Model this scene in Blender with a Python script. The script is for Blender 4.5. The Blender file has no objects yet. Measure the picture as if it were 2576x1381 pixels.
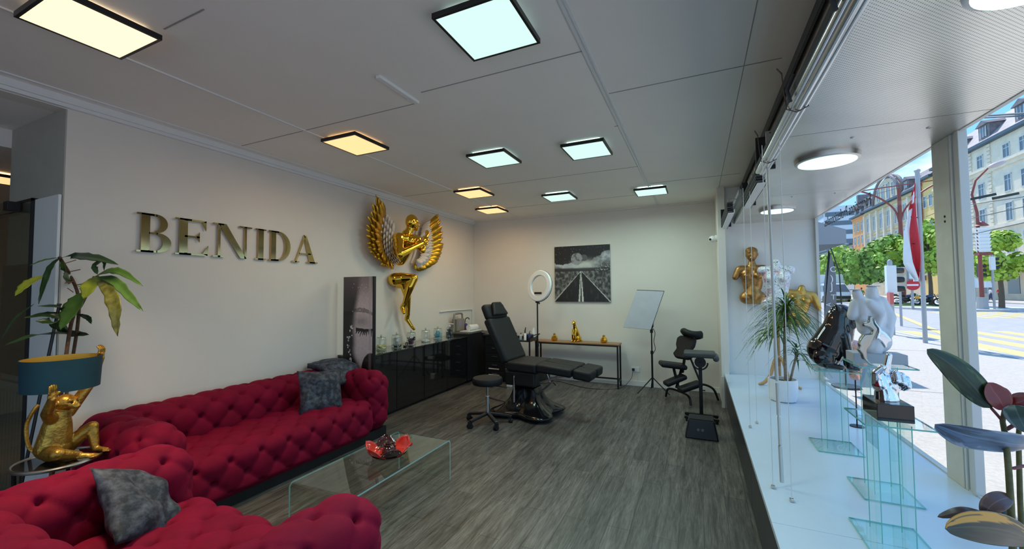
import bpy, bmesh, math, random
from math import pi, sin, cos, radians as R
from mathutils import Vector, Matrix, Quaternion, noise
S = bpy.context.scene
COL = S.collection
random.seed(7)

# ---------------------------------------------------------------- camera
CAMP = Vector((0, 0, 1.6)); F = 1022.17
_y, _p, _r = R(24.5465), R(2.3201), R(-.4045)
fw = Vector((-sin(_y)*cos(_p), cos(_y)*cos(_p), sin(_p)))
_rt = Vector((cos(_y), sin(_y), 0)); _up = _rt.cross(fw)
rt = cos(_r)*_rt + sin(_r)*_up
up = -sin(_r)*_rt + cos(_r)*_up
cam = bpy.data.cameras.new('camera'); camo = bpy.data.objects.new('camera', cam); COL.objects.link(camo)
camo.matrix_world = Matrix(((rt.x, up.x, -fw.x, 0), (rt.y, up.y, -fw.y, 0), (rt.z, up.z, -fw.z, 1.6), (0, 0, 0, 1)))
cam.sensor_fit = 'HORIZONTAL'; cam.sensor_width = 36; cam.lens = 36*F/2576; cam.clip_start = .05; cam.clip_end = 600
S.camera = camo
def ray(x, y): return rt*(x-1288)/F - up*(y-690.5)/F + fw
def PX(x, y, X): d = ray(x, y); return CAMP + d*(X/d.x)          # point of the view line on the real plane x=X
def PY(x, y, Y): d = ray(x, y); return CAMP + d*(Y/d.y)
def PZ(x, y, Z): d = ray(x, y); return CAMP + d*((Z-1.6)/d.z)

# ---------------------------------------------------------------- exposure, sky, sun
S.view_settings.view_transform = 'Standard'; S.view_settings.look = 'None'
S.view_settings.gamma = 1; S.view_settings.use_curve_mapping = False
S.view_settings.exposure = 0.32
LAMP = 12.0      # W of one ceiling panel
w = bpy.data.worlds.new('sky'); S.world = w; w.use_nodes = True
nt = w.node_tree; nt.nodes.clear()
def nd(nt, t, **k):
    n = nt.nodes.new(t)
    for a, b in k.items():
        if a == 'i':
            for c, d in b.items(): n.inputs[c].default_value = d
        else: setattr(n, a, b)
    return n
tc = nd(nt, 'ShaderNodeTexCoord'); sx = nd(nt, 'ShaderNodeSeparateXYZ'); nt.links.new(tc.outputs['Generated'], sx.inputs[0])
cr = nd(nt, 'ShaderNodeValToRGB'); nt.links.new(sx.outputs[2], cr.inputs[0])
e = cr.color_ramp.elements; e[0].position = 0; e[0].color = (.42, .72, .95, 1); e[1].position = .8; e[1].color = (.10, .33, .85, 1)
q = e.new(.28); q.color = (.20, .52, .93, 1)
mp = nd(nt, 'ShaderNodeMapping', i={'Scale': (2.2, 2.2, 6)}); nt.links.new(tc.outputs['Generated'], mp.inputs[0])
nz = nd(nt, 'ShaderNodeTexNoise', i={'Scale': 1.6, 'Detail': 7, 'Roughness': .62}); nt.links.new(mp.outputs[0], nz.inputs[0])
c2 = nd(nt, 'ShaderNodeValToRGB'); nt.links.new(nz.outputs[0], c2.inputs[0])
c2.color_ramp.elements[0].position = .50; c2.color_ramp.elements[0].color = (0, 0, 0, 1); c2.color_ramp.elements[1].position = .74; c2.color_ramp.elements[1].color = (1, 1, 1, 1)
mx = nd(nt, 'ShaderNodeMixRGB', i={'Color2': (.95, .97, 1, 1)}); nt.links.new(c2.outputs[0], mx.inputs[0]); nt.links.new(cr.outputs[0], mx.inputs[1])
bg = nd(nt, 'ShaderNodeBackground', i={'Strength': 1.2}); nt.links.new(mx.outputs[0], bg.inputs[0])
wo = nd(nt, 'ShaderNodeOutputWorld'); nt.links.new(bg.outputs[0], wo.inputs[0])
sl = bpy.data.lights.new('sun', 'SUN'); sl.energy = 4.0; sl.angle = R(.6); sl.color = (1, .95, .87)
so = bpy.data.objects.new('sun', sl); COL.objects.link(so)
sd = Vector((-.25, 1, 1.5)).normalized(); so.rotation_euler = sd.to_track_quat('Z', 'Y').to_euler(); so.location = (0, 0, 30)

# ---------------------------------------------------------------- materials
MC = {}
def mat(name, col, rough=.5, metal=0, noise_=0, nscale=8, bump=0, bscale=60, spec=.5, coat=0, sheen=0, emit=0, ecol=None, trans=0, ior=1.45, stretch=None, col2=None, alpha=1, w=(.35, .65)):
    if name in MC: return MC[name]
    m = bpy.data.materials.new(name); m.use_nodes = True; n = m.node_tree; b = n.nodes['Principled BSDF']
    c = (*col, 1) if len(col) == 3 else col
    b.inputs['Base Color'].default_value = c; b.inputs['Roughness'].default_value = rough; b.inputs['Metallic'].default_value = metal
    b.inputs['Specular IOR Level'].default_value = spec; b.inputs['Coat Weight'].default_value = coat; b.inputs['Coat Roughness'].default_value = .05
    b.inputs['IOR'].default_value = ior; b.inputs['Transmission Weight'].default_value = trans; b.inputs['Alpha'].default_value = alpha
    if sheen: b.inputs['Sheen Weight'].default_value = sheen; b.inputs['Sheen Roughness'].default_value = .35; b.inputs['Sheen Tint'].default_value = (min(1, c[0]*2+.1), c[1]*2+.03, c[2]*2+.1, 1)
    if emit: b.inputs['Emission Color'].default_value = (*(ecol or col), 1); b.inputs['Emission Strength'].default_value = emit
    t = nd(n, 'ShaderNodeTexCoord'); mpn = nd(n, 'ShaderNodeMapping', i={'Scale': stretch or (1, 1, 1)}); n.links.new(t.outputs['Object'], mpn.inputs[0])
    if noise_ or col2:
        z = nd(n, 'ShaderNodeTexNoise', i={'Scale': nscale, 'Detail': 5, 'Roughness': .6}); n.links.new(mpn.outputs[0], z.inputs[0])
        r_ = nd(n, 'ShaderNodeValToRGB'); n.links.new(z.outputs[0], r_.inputs[0])
        r_.color_ramp.elements[0].position = w[0]; r_.color_ramp.elements[1].position = w[1]
        if col2: a, d = c, (*col2, 1)
        else: a = tuple(max(0, x*(1-noise_)) for x in c[:3])+(1,); d = tuple(min(1, x*(1+noise_)) for x in c[:3])+(1,)
        r_.color_ramp.elements[0].color = a; r_.color_ramp.elements[1].color = d
        n.links.new(r_.outputs[0], b.inputs['Base Color'])
    if bump:
        z = nd(n, 'ShaderNodeTexNoise', i={'Scale': bscale, 'Detail': 4}); n.links.new(mpn.outputs[0], z.inputs[0])
        bu = nd(n, 'ShaderNodeBump', i={'Strength': bump, 'Distance': .01}); n.links.new(z.outputs[0], bu.inputs['Height']); n.links.new(bu.outputs[0], b.inputs['Normal'])
    MC[name] = m; return m
def glass(name, col=(.85, .95, .92), rough=0, tint=.1, k=1.0):
    # thin clear pane: mostly transparent, sharp reflection by fresnel
    if name in MC: return MC[name]
    m = bpy.data.materials.new(name); m.use_nodes = True; n = m.node_tree; n.nodes.clear()
    o = nd(n, 'ShaderNodeOutputMaterial'); tr = nd(n, 'ShaderNodeBsdfTransparent', i={'Color': (*col, 1)}); gl = nd(n, 'ShaderNodeBsdfGlossy', i={'Roughness': rough, 'Color': (.95, 1, .98, 1)})
    fr = nd(n, 'ShaderNodeFresnel', i={'IOR': 1.45}); ad = nd(n, 'ShaderNodeMath', operation='MULTIPLY_ADD', i={1: k, 2: tint*.2}); mxs = nd(n, 'ShaderNodeMixShader')
    ge = nd(n, 'ShaderNodeNewGeometry'); io = nd(n, 'ShaderNodeMath', operation='MULTIPLY_ADD', i={1: 1/1.45-1.45, 2: 1.45}); n.links.new(ge.outputs['Backfacing'], io.inputs[0]); n.links.new(io.outputs[0], fr.inputs['IOR'])
    n.links.new(fr.outputs[0], ad.inputs[0]); n.links.new(ad.outputs[0], mxs.inputs[0]); n.links.new(tr.outputs[0], mxs.inputs[1]); n.links.new(gl.outputs[0], mxs.inputs[2]); n.links.new(mxs.outputs[0], o.inputs[0])
    MC[name] = m; return m

WHITE = mat('wall_paint', (.76, .71, .64), .8, noise_=.02, nscale=1.5, bump=.05, bscale=180)
CEIL = mat('ceiling_paint', (.90, .86, .79), .75, noise_=.02, nscale=1.2)
GREYW = mat('shaded_wall_grey', (.42, .40, .35), .8, noise_=.03)  # grey carries the side reveal's shade in its colour
WTRIM = mat('white_trim', (.78, .78, .76), .5)
SILLM = mat('white_laminate', (.58, .66, .75), .22, noise_=.01)
DARKP = mat('anthracite_panel', (.03, .032, .036), .35)
GLOSSB = mat('black_gloss', (.009, .009, .010), .06, coat=.6)
BLACK = mat('black_plastic', (.012, .012, .013), .35)
BMETAL = mat('black_metal', (.015, .015, .016), .4, metal=.3)
LEATH = mat('black_leatherette', (.009, .009, .010), .5, bump=.25, bscale=220, spec=.35)
LEATHG = mat('worn_leatherette', (.05, .055, .055), .45, bump=.25, bscale=220)
CHROME = mat('chrome', (.75, .75, .76), .08, metal=1)
STEEL = mat('brushed_steel', (.55, .53, .50), .3, metal=1)
SILVER = mat('silver_leaf', (.78, .80, .84), .07, metal=1, bump=.08, bscale=14)
GOLD = mat('gold_gloss', (.83, .50, .055), .09, metal=1)
GOLDM = mat('gold_paint', (.55, .33, .045), .33, metal=.85, noise_=.25, nscale=30, bump=.35, bscale=70)
BRONZE = mat('bronze_paint', (.42, .22, .07), .36, metal=.75, noise_=.3, nscale=14, bump=.1, bscale=40)
LETTER = mat('brass_mirror', (.60, .42, .19), .10, metal=1)
VELV = mat('crimson_velvet', (.175, .0022, .022), .75, sheen=.2, noise_=.14, nscale=9, bump=.15, bscale=260, spec=.15)
GVELV = mat('grey_crushed_velvet', (.022, .027, .036), .6, sheen=.35, col2=(.11, .125, .16), nscale=22, bump=.35, bscale=40, spec=.3, w=(.42, .72))
OAK = mat('oak_board', (.36, .19, .08), .45, noise_=.25, nscale=6, stretch=(1, 9, 9))
GREENGL = mat('glass_edge_green', (.16, .50, .45), .15, spec=.8)
CLEAR = glass('clear_glass', (.86, .97, .95), tint=.2)
WINGL = glass('window_glass', (.99, .995, 1), tint=0, k=.22)
JARGL = glass('jar_glass', (.90, .93, .91), tint=.35)
TABGL = glass('table_glass', (.80, .90, .86), tint=.25)
DARKGL = glass('smoked_glass', (.22, .22, .20), tint=.4)
WFEATH = mat('white_feather', (.80, .74, .68), .6)
GFEATH = mat('gold_feather', (.62, .36, .03), .3, metal=.8, noise_=.2, nscale=12)
POTW = mat('white_ceramic', (.82, .82, .82), .35, noise_=.03, nscale=120)
SOIL = mat('soil', (.04, .025, .02), .95, noise_=.4, nscale=80, bump=.8)
LEAFG = mat('leaf_green', (.05, .14, .03), .4, noise_=.3, nscale=14)
LEAFY = mat('leaf_yellow_green', (.22, .28, .03), .4, noise_=.3, nscale=10)
LEAFD = mat('leaf_dark', (.02, .05, .02), .35, noise_=.4, nscale=12)
BARK = mat('bark', (.13, .09, .06), .85, noise_=.35, nscale=30, bump=.5)
WPLAST = mat('white_plastic', (.8, .8, .78), .35)
REDG = mat('red_glaze', (.55, .02, .012), .12, coat=.6, noise_=.2, nscale=20)
DKGLZ = mat('dark_glaze', (.05, .012, .012), .12, coat=.6, noise_=.4, nscale=25)

# ---------------------------------------------------------------- mesh helpers
class MB:
    def __init__(s): s.v = []; s.f = []; s.m = Matrix()
    def add(s, vs, fs, m=None):
        M = s.m @ m if m is not None else s.m; o = len(s.v)
        s.v += [M @ Vector(v) for v in vs]; s.f += [tuple(i+o for i in f) for f in fs]; return s
    def box(s, c, d, rz=0, m=None):
        x, y, z = [k/2 for k in d]; M = Matrix.Translation(c) @ Matrix.Rotation(rz, 4, 'Z')
        if m is not None: M = M @ m
        return s.add([(-x,-y,-z),(x,-y,-z),(x,y,-z),(-x,y,-z),(-x,-y,z),(x,-y,z),(x,y,z),(-x,y,z)], [(0,3,2,1),(4,5,6,7),(0,1,5,4),(1,2,6,5),(2,3,7,6),(3,0,4,7)], M)
    def bb(s, a, b): return s.box([(p+q)/2 for p, q in zip(a, b)], [abs(q-p) for p, q in zip(a, b)])
    def bar(s, a, b, w, h=None):
        a, b = Vector(a), Vector(b); h = h or w; d = b-a
        return s.add(*cube8(w, h, d.length), Matrix.Translation((a+b)/2) @ d.to_track_quat('Z', 'Y').to_matrix().to_4x4())
    def tube(s, pts, r, n=10, cap=True, closed=False):
        pts = [Vector(p) for p in pts]; rr = r if isinstance(r, (list, tuple)) else [r]*len(pts); N = len(pts); vs = []; fs = []; pu = None
        for i, p in enumerate(pts):
            if closed: t = pts[(i+1) % N]-pts[i-1]
            else: t = pts[min(i+1, N-1)]-pts[max(i-1, 0)]
            t.normalize()
            if pu is None: pu = t.orthogonal().normalized()
            pu = (pu - t*pu.dot(t))
            if pu.length < 1e-5: pu = t.orthogonal()
            pu.normalize(); q = t.cross(pu)
            vs += [p + (pu*cos(2*pi*k/n)+q*sin(2*pi*k/n))*rr[i] for k in range(n)]
        for i in range(N if closed else N-1):
            for k in range(n):
                a, b = i*n+k, i*n+(k+1) % n; j = (i+1) % N; fs.append((a, b, j*n+(k+1) % n, j*n+k))
        if cap and not closed: fs += [tuple(range(n-1, -1, -1)), tuple(range((N-1)*n, N*n))]
        return s.add(vs, fs)
    def lathe(s, prof, c=(0,0,0), n=24, m=None):
        vs = []; fs = []; P = len(prof)
        for k in range(n):
            a = 2*pi*k/n; vs += [(r*cos(a), r*sin(a), z) for r, z in prof]
        for k in range(n):
            for i in range(P-1):
                a = k*P+i; b = ((k+1) % n)*P+i
                fs.append((a, b, b+1, a+1))
        if prof[0][0] > 1e-4: fs.append(tuple(k*P for k in range(n-1, -1, -1)))
        if prof[-1][0] > 1e-4: fs.append(tuple(k*P+P-1 for k in range(n)))
        M = Matrix.Translation(c)
        if m is not None: M = M @ m
        return s.add(vs, fs, M)
    def cyl(s, c, r, h, n=20, r2=None, m=None): r2 = r if r2 is None else r2; return s.lathe([(r, 0), (r2, h)], c, n, m)
    def ell(s, c, rad, n=16, m=None):
        M = Matrix.Translation(c)
        if m is not None: M = M @ m
        h = n//2; vs = [(0, 0, -rad[2])]; fs = []
        for i in range(1, h):
            t = -pi/2+pi*i/h; vs += [(rad[0]*cos(t)*cos(2*pi*k/n), rad[1]*cos(t)*sin(2*pi*k/n), rad[2]*sin(t)) for k in range(n)]
        vs.append((0, 0, rad[2])); L = len(vs)-1
        for k in range(n):
            fs.append((0, 1+(k+1) % n, 1+k)); fs.append((L, L-n+k, L-n+(k+1) % n))
            for i in range(h-2):
                a = 1+i*n+k; b = 1+i*n+(k+1) % n; fs.append((a, b, b+n, a+n))
        return s.add(vs, fs, M)
    def prism(s, poly, h, m=None):
        n = len(poly); return s.add([(x, y, 0) for x, y in poly]+[(x, y, h) for x, y in poly], [tuple(range(n-1, -1, -1)), tuple(range(n, 2*n))]+[(i, (i+1) % n, n+(i+1) % n, n+i) for i in range(n)], m)
    def quad(s, a, b, c, d): return s.add([a, b, c, d], [(0, 1, 2, 3)])
    def build(s, name, m, parent=None, smooth=False, bevel=0, sub=0, seg=2, solid=0, auto=True):
        me = bpy.data.meshes.new(name); o = Vector((0, 0, 0)); me.from_pydata([tuple(v) for v in s.v], [], s.f); me.materials.append(m)
        ob = bpy.data.objects.new(name, me); COL.objects.link(ob)
        if solid: x = ob.modifiers.new('s', 'SOLIDIFY'); x.thickness = solid; x.offset = 0
        if bevel: x = ob.modifiers.new('b', 'BEVEL'); x.width = bevel; x.segments = seg; x.limit_method = 'ANGLE'; x.angle_limit = R(35)
        if sub: x = ob.modifiers.new('u', 'SUBSURF'); x.levels = sub; x.render_levels = sub
        if smooth:
            me.polygons.foreach_set('use_smooth', [True]*len(me.polygons))
            if auto and not sub:
                bm = bmesh.new(); bm.from_mesh(me)
                for ed in bm.edges:
                    if len(ed.link_faces) == 2 and ed.calc_face_angle(0) > R(42): ed.smooth = False
                bm.to_mesh(me); bm.free()
        if parent is not None: ob.parent = parent
        return ob
def cube8(w, h, l):
    x, y, z = w/2, h/2, l/2
    return [(-x,-y,-z),(x,-y,-z),(x,y,-z),(-x,y,-z),(-x,-y,z),(x,-y,z),(x,y,z),(-x,y,z)], [(0,3,2,1),(4,5,6,7),(0,1,5,4),(1,2,6,5),(2,3,7,6),(3,0,4,7)]
def tag(o, label=None, cat=None, group=None, kind=None):
    if label: o['label'] = label
    if cat: o['category'] = cat
    if group: o['group'] = group
    if kind: o['kind'] = kind
    return o
def thing(name, label, cat, loc=(0,0,0), rz=0, group=None):
    o = bpy.data.objects.new(name, None); o.empty_display_size = .1; COL.objects.link(o); o.location = loc; o.rotation_euler = (0, 0, rz); return tag(o, label, cat, group)
def kids(o): return [c for c in bpy.data.objects if c.parent == o]
def copy_tree(o, parent=None):
    c = o.copy(); COL.objects.link(c); c.parent = parent
    for k in kids(o): copy_tree(k, c)
    return c
def struct(ob): ob['kind'] = 'structure'; return ob
def bez(p0, p1, p2, n=10):
    p0, p1, p2 = map(Vector, (p0, p1, p2)); return [p0*(1-t)**2+p1*2*t*(1-t)+p2*t*t for t in [i/n for i in range(n+1)]]
def smoothp(pts, n=6):   # catmull-rom through points
    P = [Vector(p) for p in pts]; P = [P[0]*2-P[1]]+P+[P[-1]*2-P[-2]]; o = []
    for i in range(1, len(P)-2):
        for k in range(n):
            t = k/n; o.append(.5*((2*P[i])+(P[i+1]-P[i-1])*t+(2*P[i-1]-5*P[i]+4*P[i+1]-P[i+2])*t*t+(3*P[i]-P[i-1]-3*P[i+1]+P[i+2])*t**3))
    o.append(P[-2]); return o
def cap(mb, a, ra, b, rb, n=12):   # tapered capsule, used in sculpted bodies
    a, b = Vector(a), Vector(b); d = (b-a); L = max(d.length, 1e-5); prof = [(0, -ra)]
    for k in range(1, 4): t = pi/2*k/4; prof.append((ra*sin(t), -ra*cos(t)))
    prof += [(ra, 0), (rb, L)]
    for k in range(3, 0, -1): t = pi/2*k/4; prof.append((rb*sin(t), L+rb*cos(t)))
    prof.append((0, L+rb))
    vs = []; fs = []; P = len(prof)
    mb.lathe(prof, a, n, d.to_track_quat('Z', 'Y').to_matrix().to_4x4() if d.length > 1e-6 else None)
    return mb
def body(name, prims, m, parent=None, vox=.008, smooth=4, n=14):
    mb = MB()
    for p in prims:
        if p[0] == 'c':
            if len(p) == 5: cap(mb, p[1], p[2], p[3], p[4], n)
            else:
                pts, rs = p[1], p[2]
                for i in range(len(pts)-1): cap(mb, pts[i], rs[i], pts[i+1], rs[i+1], n)
        elif p[0] == 'e': mb.ell(p[1], p[2], n+4, p[3] if len(p) > 3 else None)
        elif p[0] == 'b': mb.box(p[1], p[2], 0, p[3] if len(p) > 3 else None)
    o = mb.build(name, m, parent, smooth=True, auto=False)
    x = o.modifiers.new('r', 'REMESH'); x.mode = 'VOXEL'; x.voxel_size = vox; x.use_smooth_shade = True
    if smooth: x = o.modifiers.new('s', 'SMOOTH'); x.factor = .5; x.iterations = smooth
    return o
def rotm(ax, deg): return Matrix.Rotation(R(deg), 4, ax)
def text_mesh(name, s, size, depth, m, font_scale=(1, 1), parent=None, mw=None):
    c = bpy.data.curves.new(name, 'FONT'); c.body = s; c.size = size; c.extrude = depth; c.align_x = 'LEFT'
    o = bpy.data.objects.new(name, c); COL.objects.link(o); bpy.context.view_layer.update()
    me = bpy.data.meshes.new_from_object(o); bpy.data.objects.remove(o); me.materials.clear(); me.materials.append(m)
    ob = bpy.data.objects.new(name, me); COL.objects.link(ob)
    if parent is not None: ob.parent = parent
    if mw is not None: ob.matrix_basis = mw
    return ob
# ================================================================ SETTING
XL, YB, ZC, XS, XG, ZS, YE, ZT = -4.1, 7.12, 3.01, .305, 1.38, .45, 6.35, 2.5   # left wall, back wall, ceiling, sill front, glass, sill top, niche end, soffit
YN = -2.6
def floor_mat():
    m = bpy.data.materials.new('grey_plank_floor'); m.use_nodes = True; n = m.node_tree; b = n.nodes['Principled BSDF']
    t = nd(n, 'ShaderNodeTexCoord'); mp = nd(n, 'ShaderNodeMapping', i={'Rotation': (0, 0, R(90))}); n.links.new(t.outputs['Object'], mp.inputs[0])
    br = nd(n, 'ShaderNodeTexBrick', i={'Color1': (.125, .115, .105, 1), 'Color2': (.08, .076, .072, 1), 'Mortar': (.03, .028, .026, 1), 'Scale': 1, 'Mortar Size': .0018, 'Brick Width': 1.2, 'Row Height': .15, 'Bias': 0}); br.offset = .37; n.links.new(mp.outputs[0], br.inputs[0])
    m2 = nd(n, 'ShaderNodeMapping', i={'Scale': (9, .9, 1)}); n.links.new(t.outputs['Object'], m2.inputs[0])
    z = nd(n, 'ShaderNodeTexNoise', i={'Scale': 2.6, 'Detail': 9, 'Roughness': .72, 'Distortion': .6}); n.links.new(m2.outputs[0], z.inputs[0])
    c = nd(n, 'ShaderNodeValToRGB'); n.links.new(z.outputs[0], c.inputs[0]); c.color_ramp.elements[0].position = .36; c.color_ramp.elements[0].color = (.45, .43, .41, 1); c.color_ramp.elements[1].position = .68; c.color_ramp.elements[1].color = (1.7, 1.67, 1.62, 1)
    mu = nd(n, 'ShaderNodeMixRGB', blend_type='MULTIPLY', i={'Fac': 1.0}); n.links.new(br.outputs[0], mu.inputs[1]); n.links.new(c.outputs[0], mu.inputs[2])
    m3 = nd(n, 'ShaderNodeMapping', i={'Scale': (45, 3, 1)}); n.links.new(t.outputs['Object'], m3.inputs[0])
    z2 = nd(n, 'ShaderNodeTexNoise', i={'Scale': 3, 'Detail': 4}); n.links.new(m3.outputs[0], z2.inputs[0])
    c3 = nd(n, 'ShaderNodeValToRGB'); n.links.new(z2.outputs[0], c3.inputs[0]); c3.color_ramp.elements[0].position = .3; c3.color_ramp.elements[0].color = (.6, .6, .6, 1); c3.color_ramp.elements[1].position = .6; c3.color_ramp.elements[1].color = (1.05, 1.05, 1.05, 1)
    mu2 = nd(n, 'ShaderNodeMixRGB', blend_type='MULTIPLY', i={'Fac': 1.0}); n.links.new(mu.outputs[0], mu2.inputs[1]); n.links.new(c3.outputs[0], mu2.inputs[2]); n.links.new(mu2.outputs[0], b.inputs['Base Color'])
    b.inputs['Roughness'].default_value = .42; bu = nd(n, 'ShaderNodeBump', i={'Strength': .12, 'Distance': .004}); n.links.new(z2.outputs[0], bu.inputs['Height']); n.links.new(bu.outputs[0], b.inputs['Normal'])
    return m
def perf_mat(name, base, hole, pitch, metal=.75, rough=.3):
    m = bpy.data.materials.new(name); m.use_nodes = True; n = m.node_tree; b = n.nodes['Principled BSDF']
    t = nd(n, 'ShaderNodeTexCoord'); mp = nd(n, 'ShaderNodeMapping', i={'Scale': (1/pitch,)*3, 'Rotation': (0, 0, R(45))}); n.links.new(t.outputs['Object'], mp.inputs[0])
    v = nd(n, 'ShaderNodeTexVoronoi', i={'Scale': 1.0, 'Randomness': 0.0}); n.links.new(mp.outputs[0], v.inputs[0])
    c = nd(n, 'ShaderNodeValToRGB'); n.links.new(v.outputs['Distance'], c.inputs[0]); c.color_ramp.elements[0].position = .30; c.color_ramp.elements[0].color = (0, 0, 0, 1); c.color_ramp.elements[1].position = .38; c.color_ramp.elements[1].color = (1, 1, 1, 1)
    z = nd(n, 'ShaderNodeTexNoise', i={'Scale': 1.1, 'Detail': 4, 'Distortion': .5}); n.links.new(t.outputs['Object'], z.inputs[0])
    c2 = nd(n, 'ShaderNodeValToRGB'); n.links.new(z.outputs[0], c2.inputs[0]); c2.color_ramp.elements[0].position = .35; c2.color_ramp.elements[0].color = (*[k*.8 for k in base], 1); c2.color_ramp.elements[1].position = .65; c2.color_ramp.elements[1].color = (*base, 1)
    mi = nd(n, 'ShaderNodeMixRGB', i={'Color1': (*hole, 1)}); n.links.new(c.outputs[0], mi.inputs[0]); n.links.new(c2.outputs[0], mi.inputs[2]); n.links.new(mi.outputs[0], b.inputs['Base Color'])
    b.inputs['Metallic'].default_value = metal; b.inputs['Roughness'].default_value = rough
    return m
PERF = perf_mat('perforated_aluminium', (.92, .88, .80), (.16, .15, .15), .011, .8, .32)
PERFD = perf_mat('dark_perforated_metal', (.10, .11, .12), (.005, .005, .006), .014, .3, .5)
FLOORM = floor_mat()
struct(MB().bb((-8.5, YN, -.12), (XG+.04, YB+.1, 0)).build('floor', FLOORM))
struct(MB().bb((XL, YN, ZC), (.56, YB, ZC+.12)).build('ceiling', CEIL))
struct(MB().bb((XL-.15, 1.29, 0), (XL, YB+.15, 3.13)).build('wall_left', WHITE))
struct(MB().bb((XL, YB, 0), (XS+.25, YB+.15, 3.13)).build('wall_back', WHITE))
struct(MB().bb((XL-.15, 1.282, 0), (XL-.001, 1.29, 2.93)).build('trim_16', GREYW))  # thin grey cover on the wall end, shade put into its colour
# header above the side opening, the opening's reveal and the space beyond
struct(MB().bb((XL-.15, YN, 2.93), (XL, 1.29, 3.13)).build('wall_left_header', WHITE))
struct(MB().bb((-5.1, 1.29, 0), (XL-.15, 1.44, 2.95)).build('wall_side_reveal', GREYW))
struct(MB().bb((-5.1, YN, 2.95), (XL-.15, 1.29, 3.1)).build('ceiling_side_passage', CEIL))
BROWNW = mat('tan_wall', (.36, .27, .18), .8, noise_=.05)
struct(MB().bb((-8.6, YN, 0), (-8.5, 3.2, 2.8)).bb((-8.5, 3.2, 0), (-5.1, 3.3, 2.8)).bb((-5.25, 1.44, 0), (-5.1, 3.2, 2.8)).build('wall_far_side', BROWNW))
struct(MB().bb((-8.6, YN, 2.8), (-5.1, 3.3, 2.95)).build('ceiling_far_side', CEIL))
struct(MB().bb((-8.6, YN-.1, 0), (XL-.15, YN, 3.1)).bb((XL-.15, YN-.1, 2.75), (XG+.1, YN, 3.1)).bb((XL-.15, YN-.1, 0), (XG+.1, YN, .08)).build('wall_front', WHITE))  # unseen front, opened for glazing added to let more light in
w2_ = MB()
for x_ in (-4.2, -2.85, -1.5, -.15, 1.3): w2_.bb((x_, YN-.08, .08), (x_+.07, YN-.02, 2.75))
struct(w2_.build('window_added_front', mat('frame_alu', (.62, .61, .57), .45, metal=.1))); MB().quad((-4.2, YN-.05, .08), (XG, YN-.05, .08), (XG, YN-.05, 2.75), (-4.2, YN-.05, 2.75)).build('pane', WINGL, bpy.data.objects['window_added_front'])  # unseen shop glazing, added to brighten the room
struct(MB().bb((-30, -40, -.2), (XG+.05, YN-.1, -.02)).build('ground_front_pavement', mat('pavement', (.52, .475, .415), .85, noise_=.10, nscale=26, bump=.2, bscale=120)))  # unseen pavement added outside the glazing, bounces sun onto the ceiling
# right: pier beside the display niche, niche end wall, low wall under the sill
struct(MB().bb((.27, 6.26, 0), (.36, YB, ZC)).build('wall_right_pier', WHITE))
struct(MB().bb((XS-.02, YE, 0), (XG+.03, YE+.12, 3.1)).build('wall_niche_end', WTRIM))
fr = MB(); 
for a in [-2.6, -1.4, -.2, 1.0, 2.2, 3.4, 4.6, 5.8]: fr.bb((XS+.012, a+.004, .03), (XS+.03, min(a+1.196, YE-.1), ZS-.03))
struct(fr.build('wall_right_under_sill', DARKP))
sl_ = MB()
for a, b_ in ((YN, -0.6), (-.597, 2.399), (2.402, YE)): sl_.bb((XS, a, ZS-.03), (XG, b_, ZS))
struct(sl_.build('trim_1', SILLM, bevel=.002))
struct(MB().bb((XS+.04, YN, 0), (XG, YE, ZS-.03)).build('wall_right_sill_base', DARKP))
# soffit over the display window, recess and fascia
sf = MB()
for a, b_ in ((YN, .84), (.846, 2.84), (2.846, 4.60), (4.606, YE)): sf.bb((.48, a, ZT), (XG, b_, ZT+.03))
struct(sf.build('ceiling_window_soffit', PERF))
struct(MB().bb((.60, YN, ZT+.03), (.64, YE, 3.1)).build('trim_2', mat('cream_metal', (.62, .58, .50), .45)))
struct(MB().bb((.48, YN, ZT+.03), (.50, YE, ZT+.09)).bb((.56, YN, ZC-.06), (.575, YE, ZC+.1)).build('trim_3', PERFD))
struct(MB().bb((.56, YN, 3.1), (XG+.1, YE+.1, 3.15)).build('ceiling_recess', BLACK))
sc = MB()
for y_ in (1.0, 3.0, 4.7):
    for x_ in (.86, 1.2): sc.ell((x_, y_+.02, ZT), (.012, .012, .006), 10)
struct(sc.build('trim_4', STEEL, smooth=True))
# cornice and ceiling battens
cn = MB()
for k, (a, b_) in enumerate(((.05, .05), (.03, .075))): cn.bb((XL, YN, ZC-b_), (XL+a, YB, ZC))
struct(cn.build('trim_5', WTRIM))
struct(MB().bb((XL+.13, YN, ZC-.008), (XL+.145, YB-.18, ZC)).build('trim_6', WTRIM))
bt = MB().bb((-3.085, YN, ZC-.009), (-3.068, 7.0, ZC)).bb((-.585, YN, ZC-.011), (-.57, YB-.02, ZC)).bb((-.562, YN, ZC-.007), (-.548, YB-.02, ZC))
struct(bt.build('trim_7', WTRIM))
sm = MB(); GR = mat('ceiling_seam_grey', (.33, .32, .31), .8)
for y_, x0, x1 in ((2.3, -1.75, -.585), (4.765, -3.07, -.585), (2.89, -.55, .5), (5.6, -.55, .5), (3.5, -.62, -.585), (6.2, -3.07, -.585), (2.42, -3.95, -1.9), (1.15, -2.56, -2.2), (4.765, -3.95, -3.085)):
    sm.bb((x0, y_, ZC-.002), (x1, y_+.008, ZC+.001))
sm.bb((.295, YN, ZC-.002), (.300, YB-.3, ZC+.001)); struct(sm.build('trim_8', GR))
struct(MB().bb((XL, YB-.02, 0), (.27, YB, .08)).build('baseboard_back', WTRIM))
struct(MB().bb((XL, YB-.03, ZC-.03), (.3, YB, ZC)).bb((XL, YB-.012, 0), (XL+.012, YB, ZC)).build('trim_9', WHITE))
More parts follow.
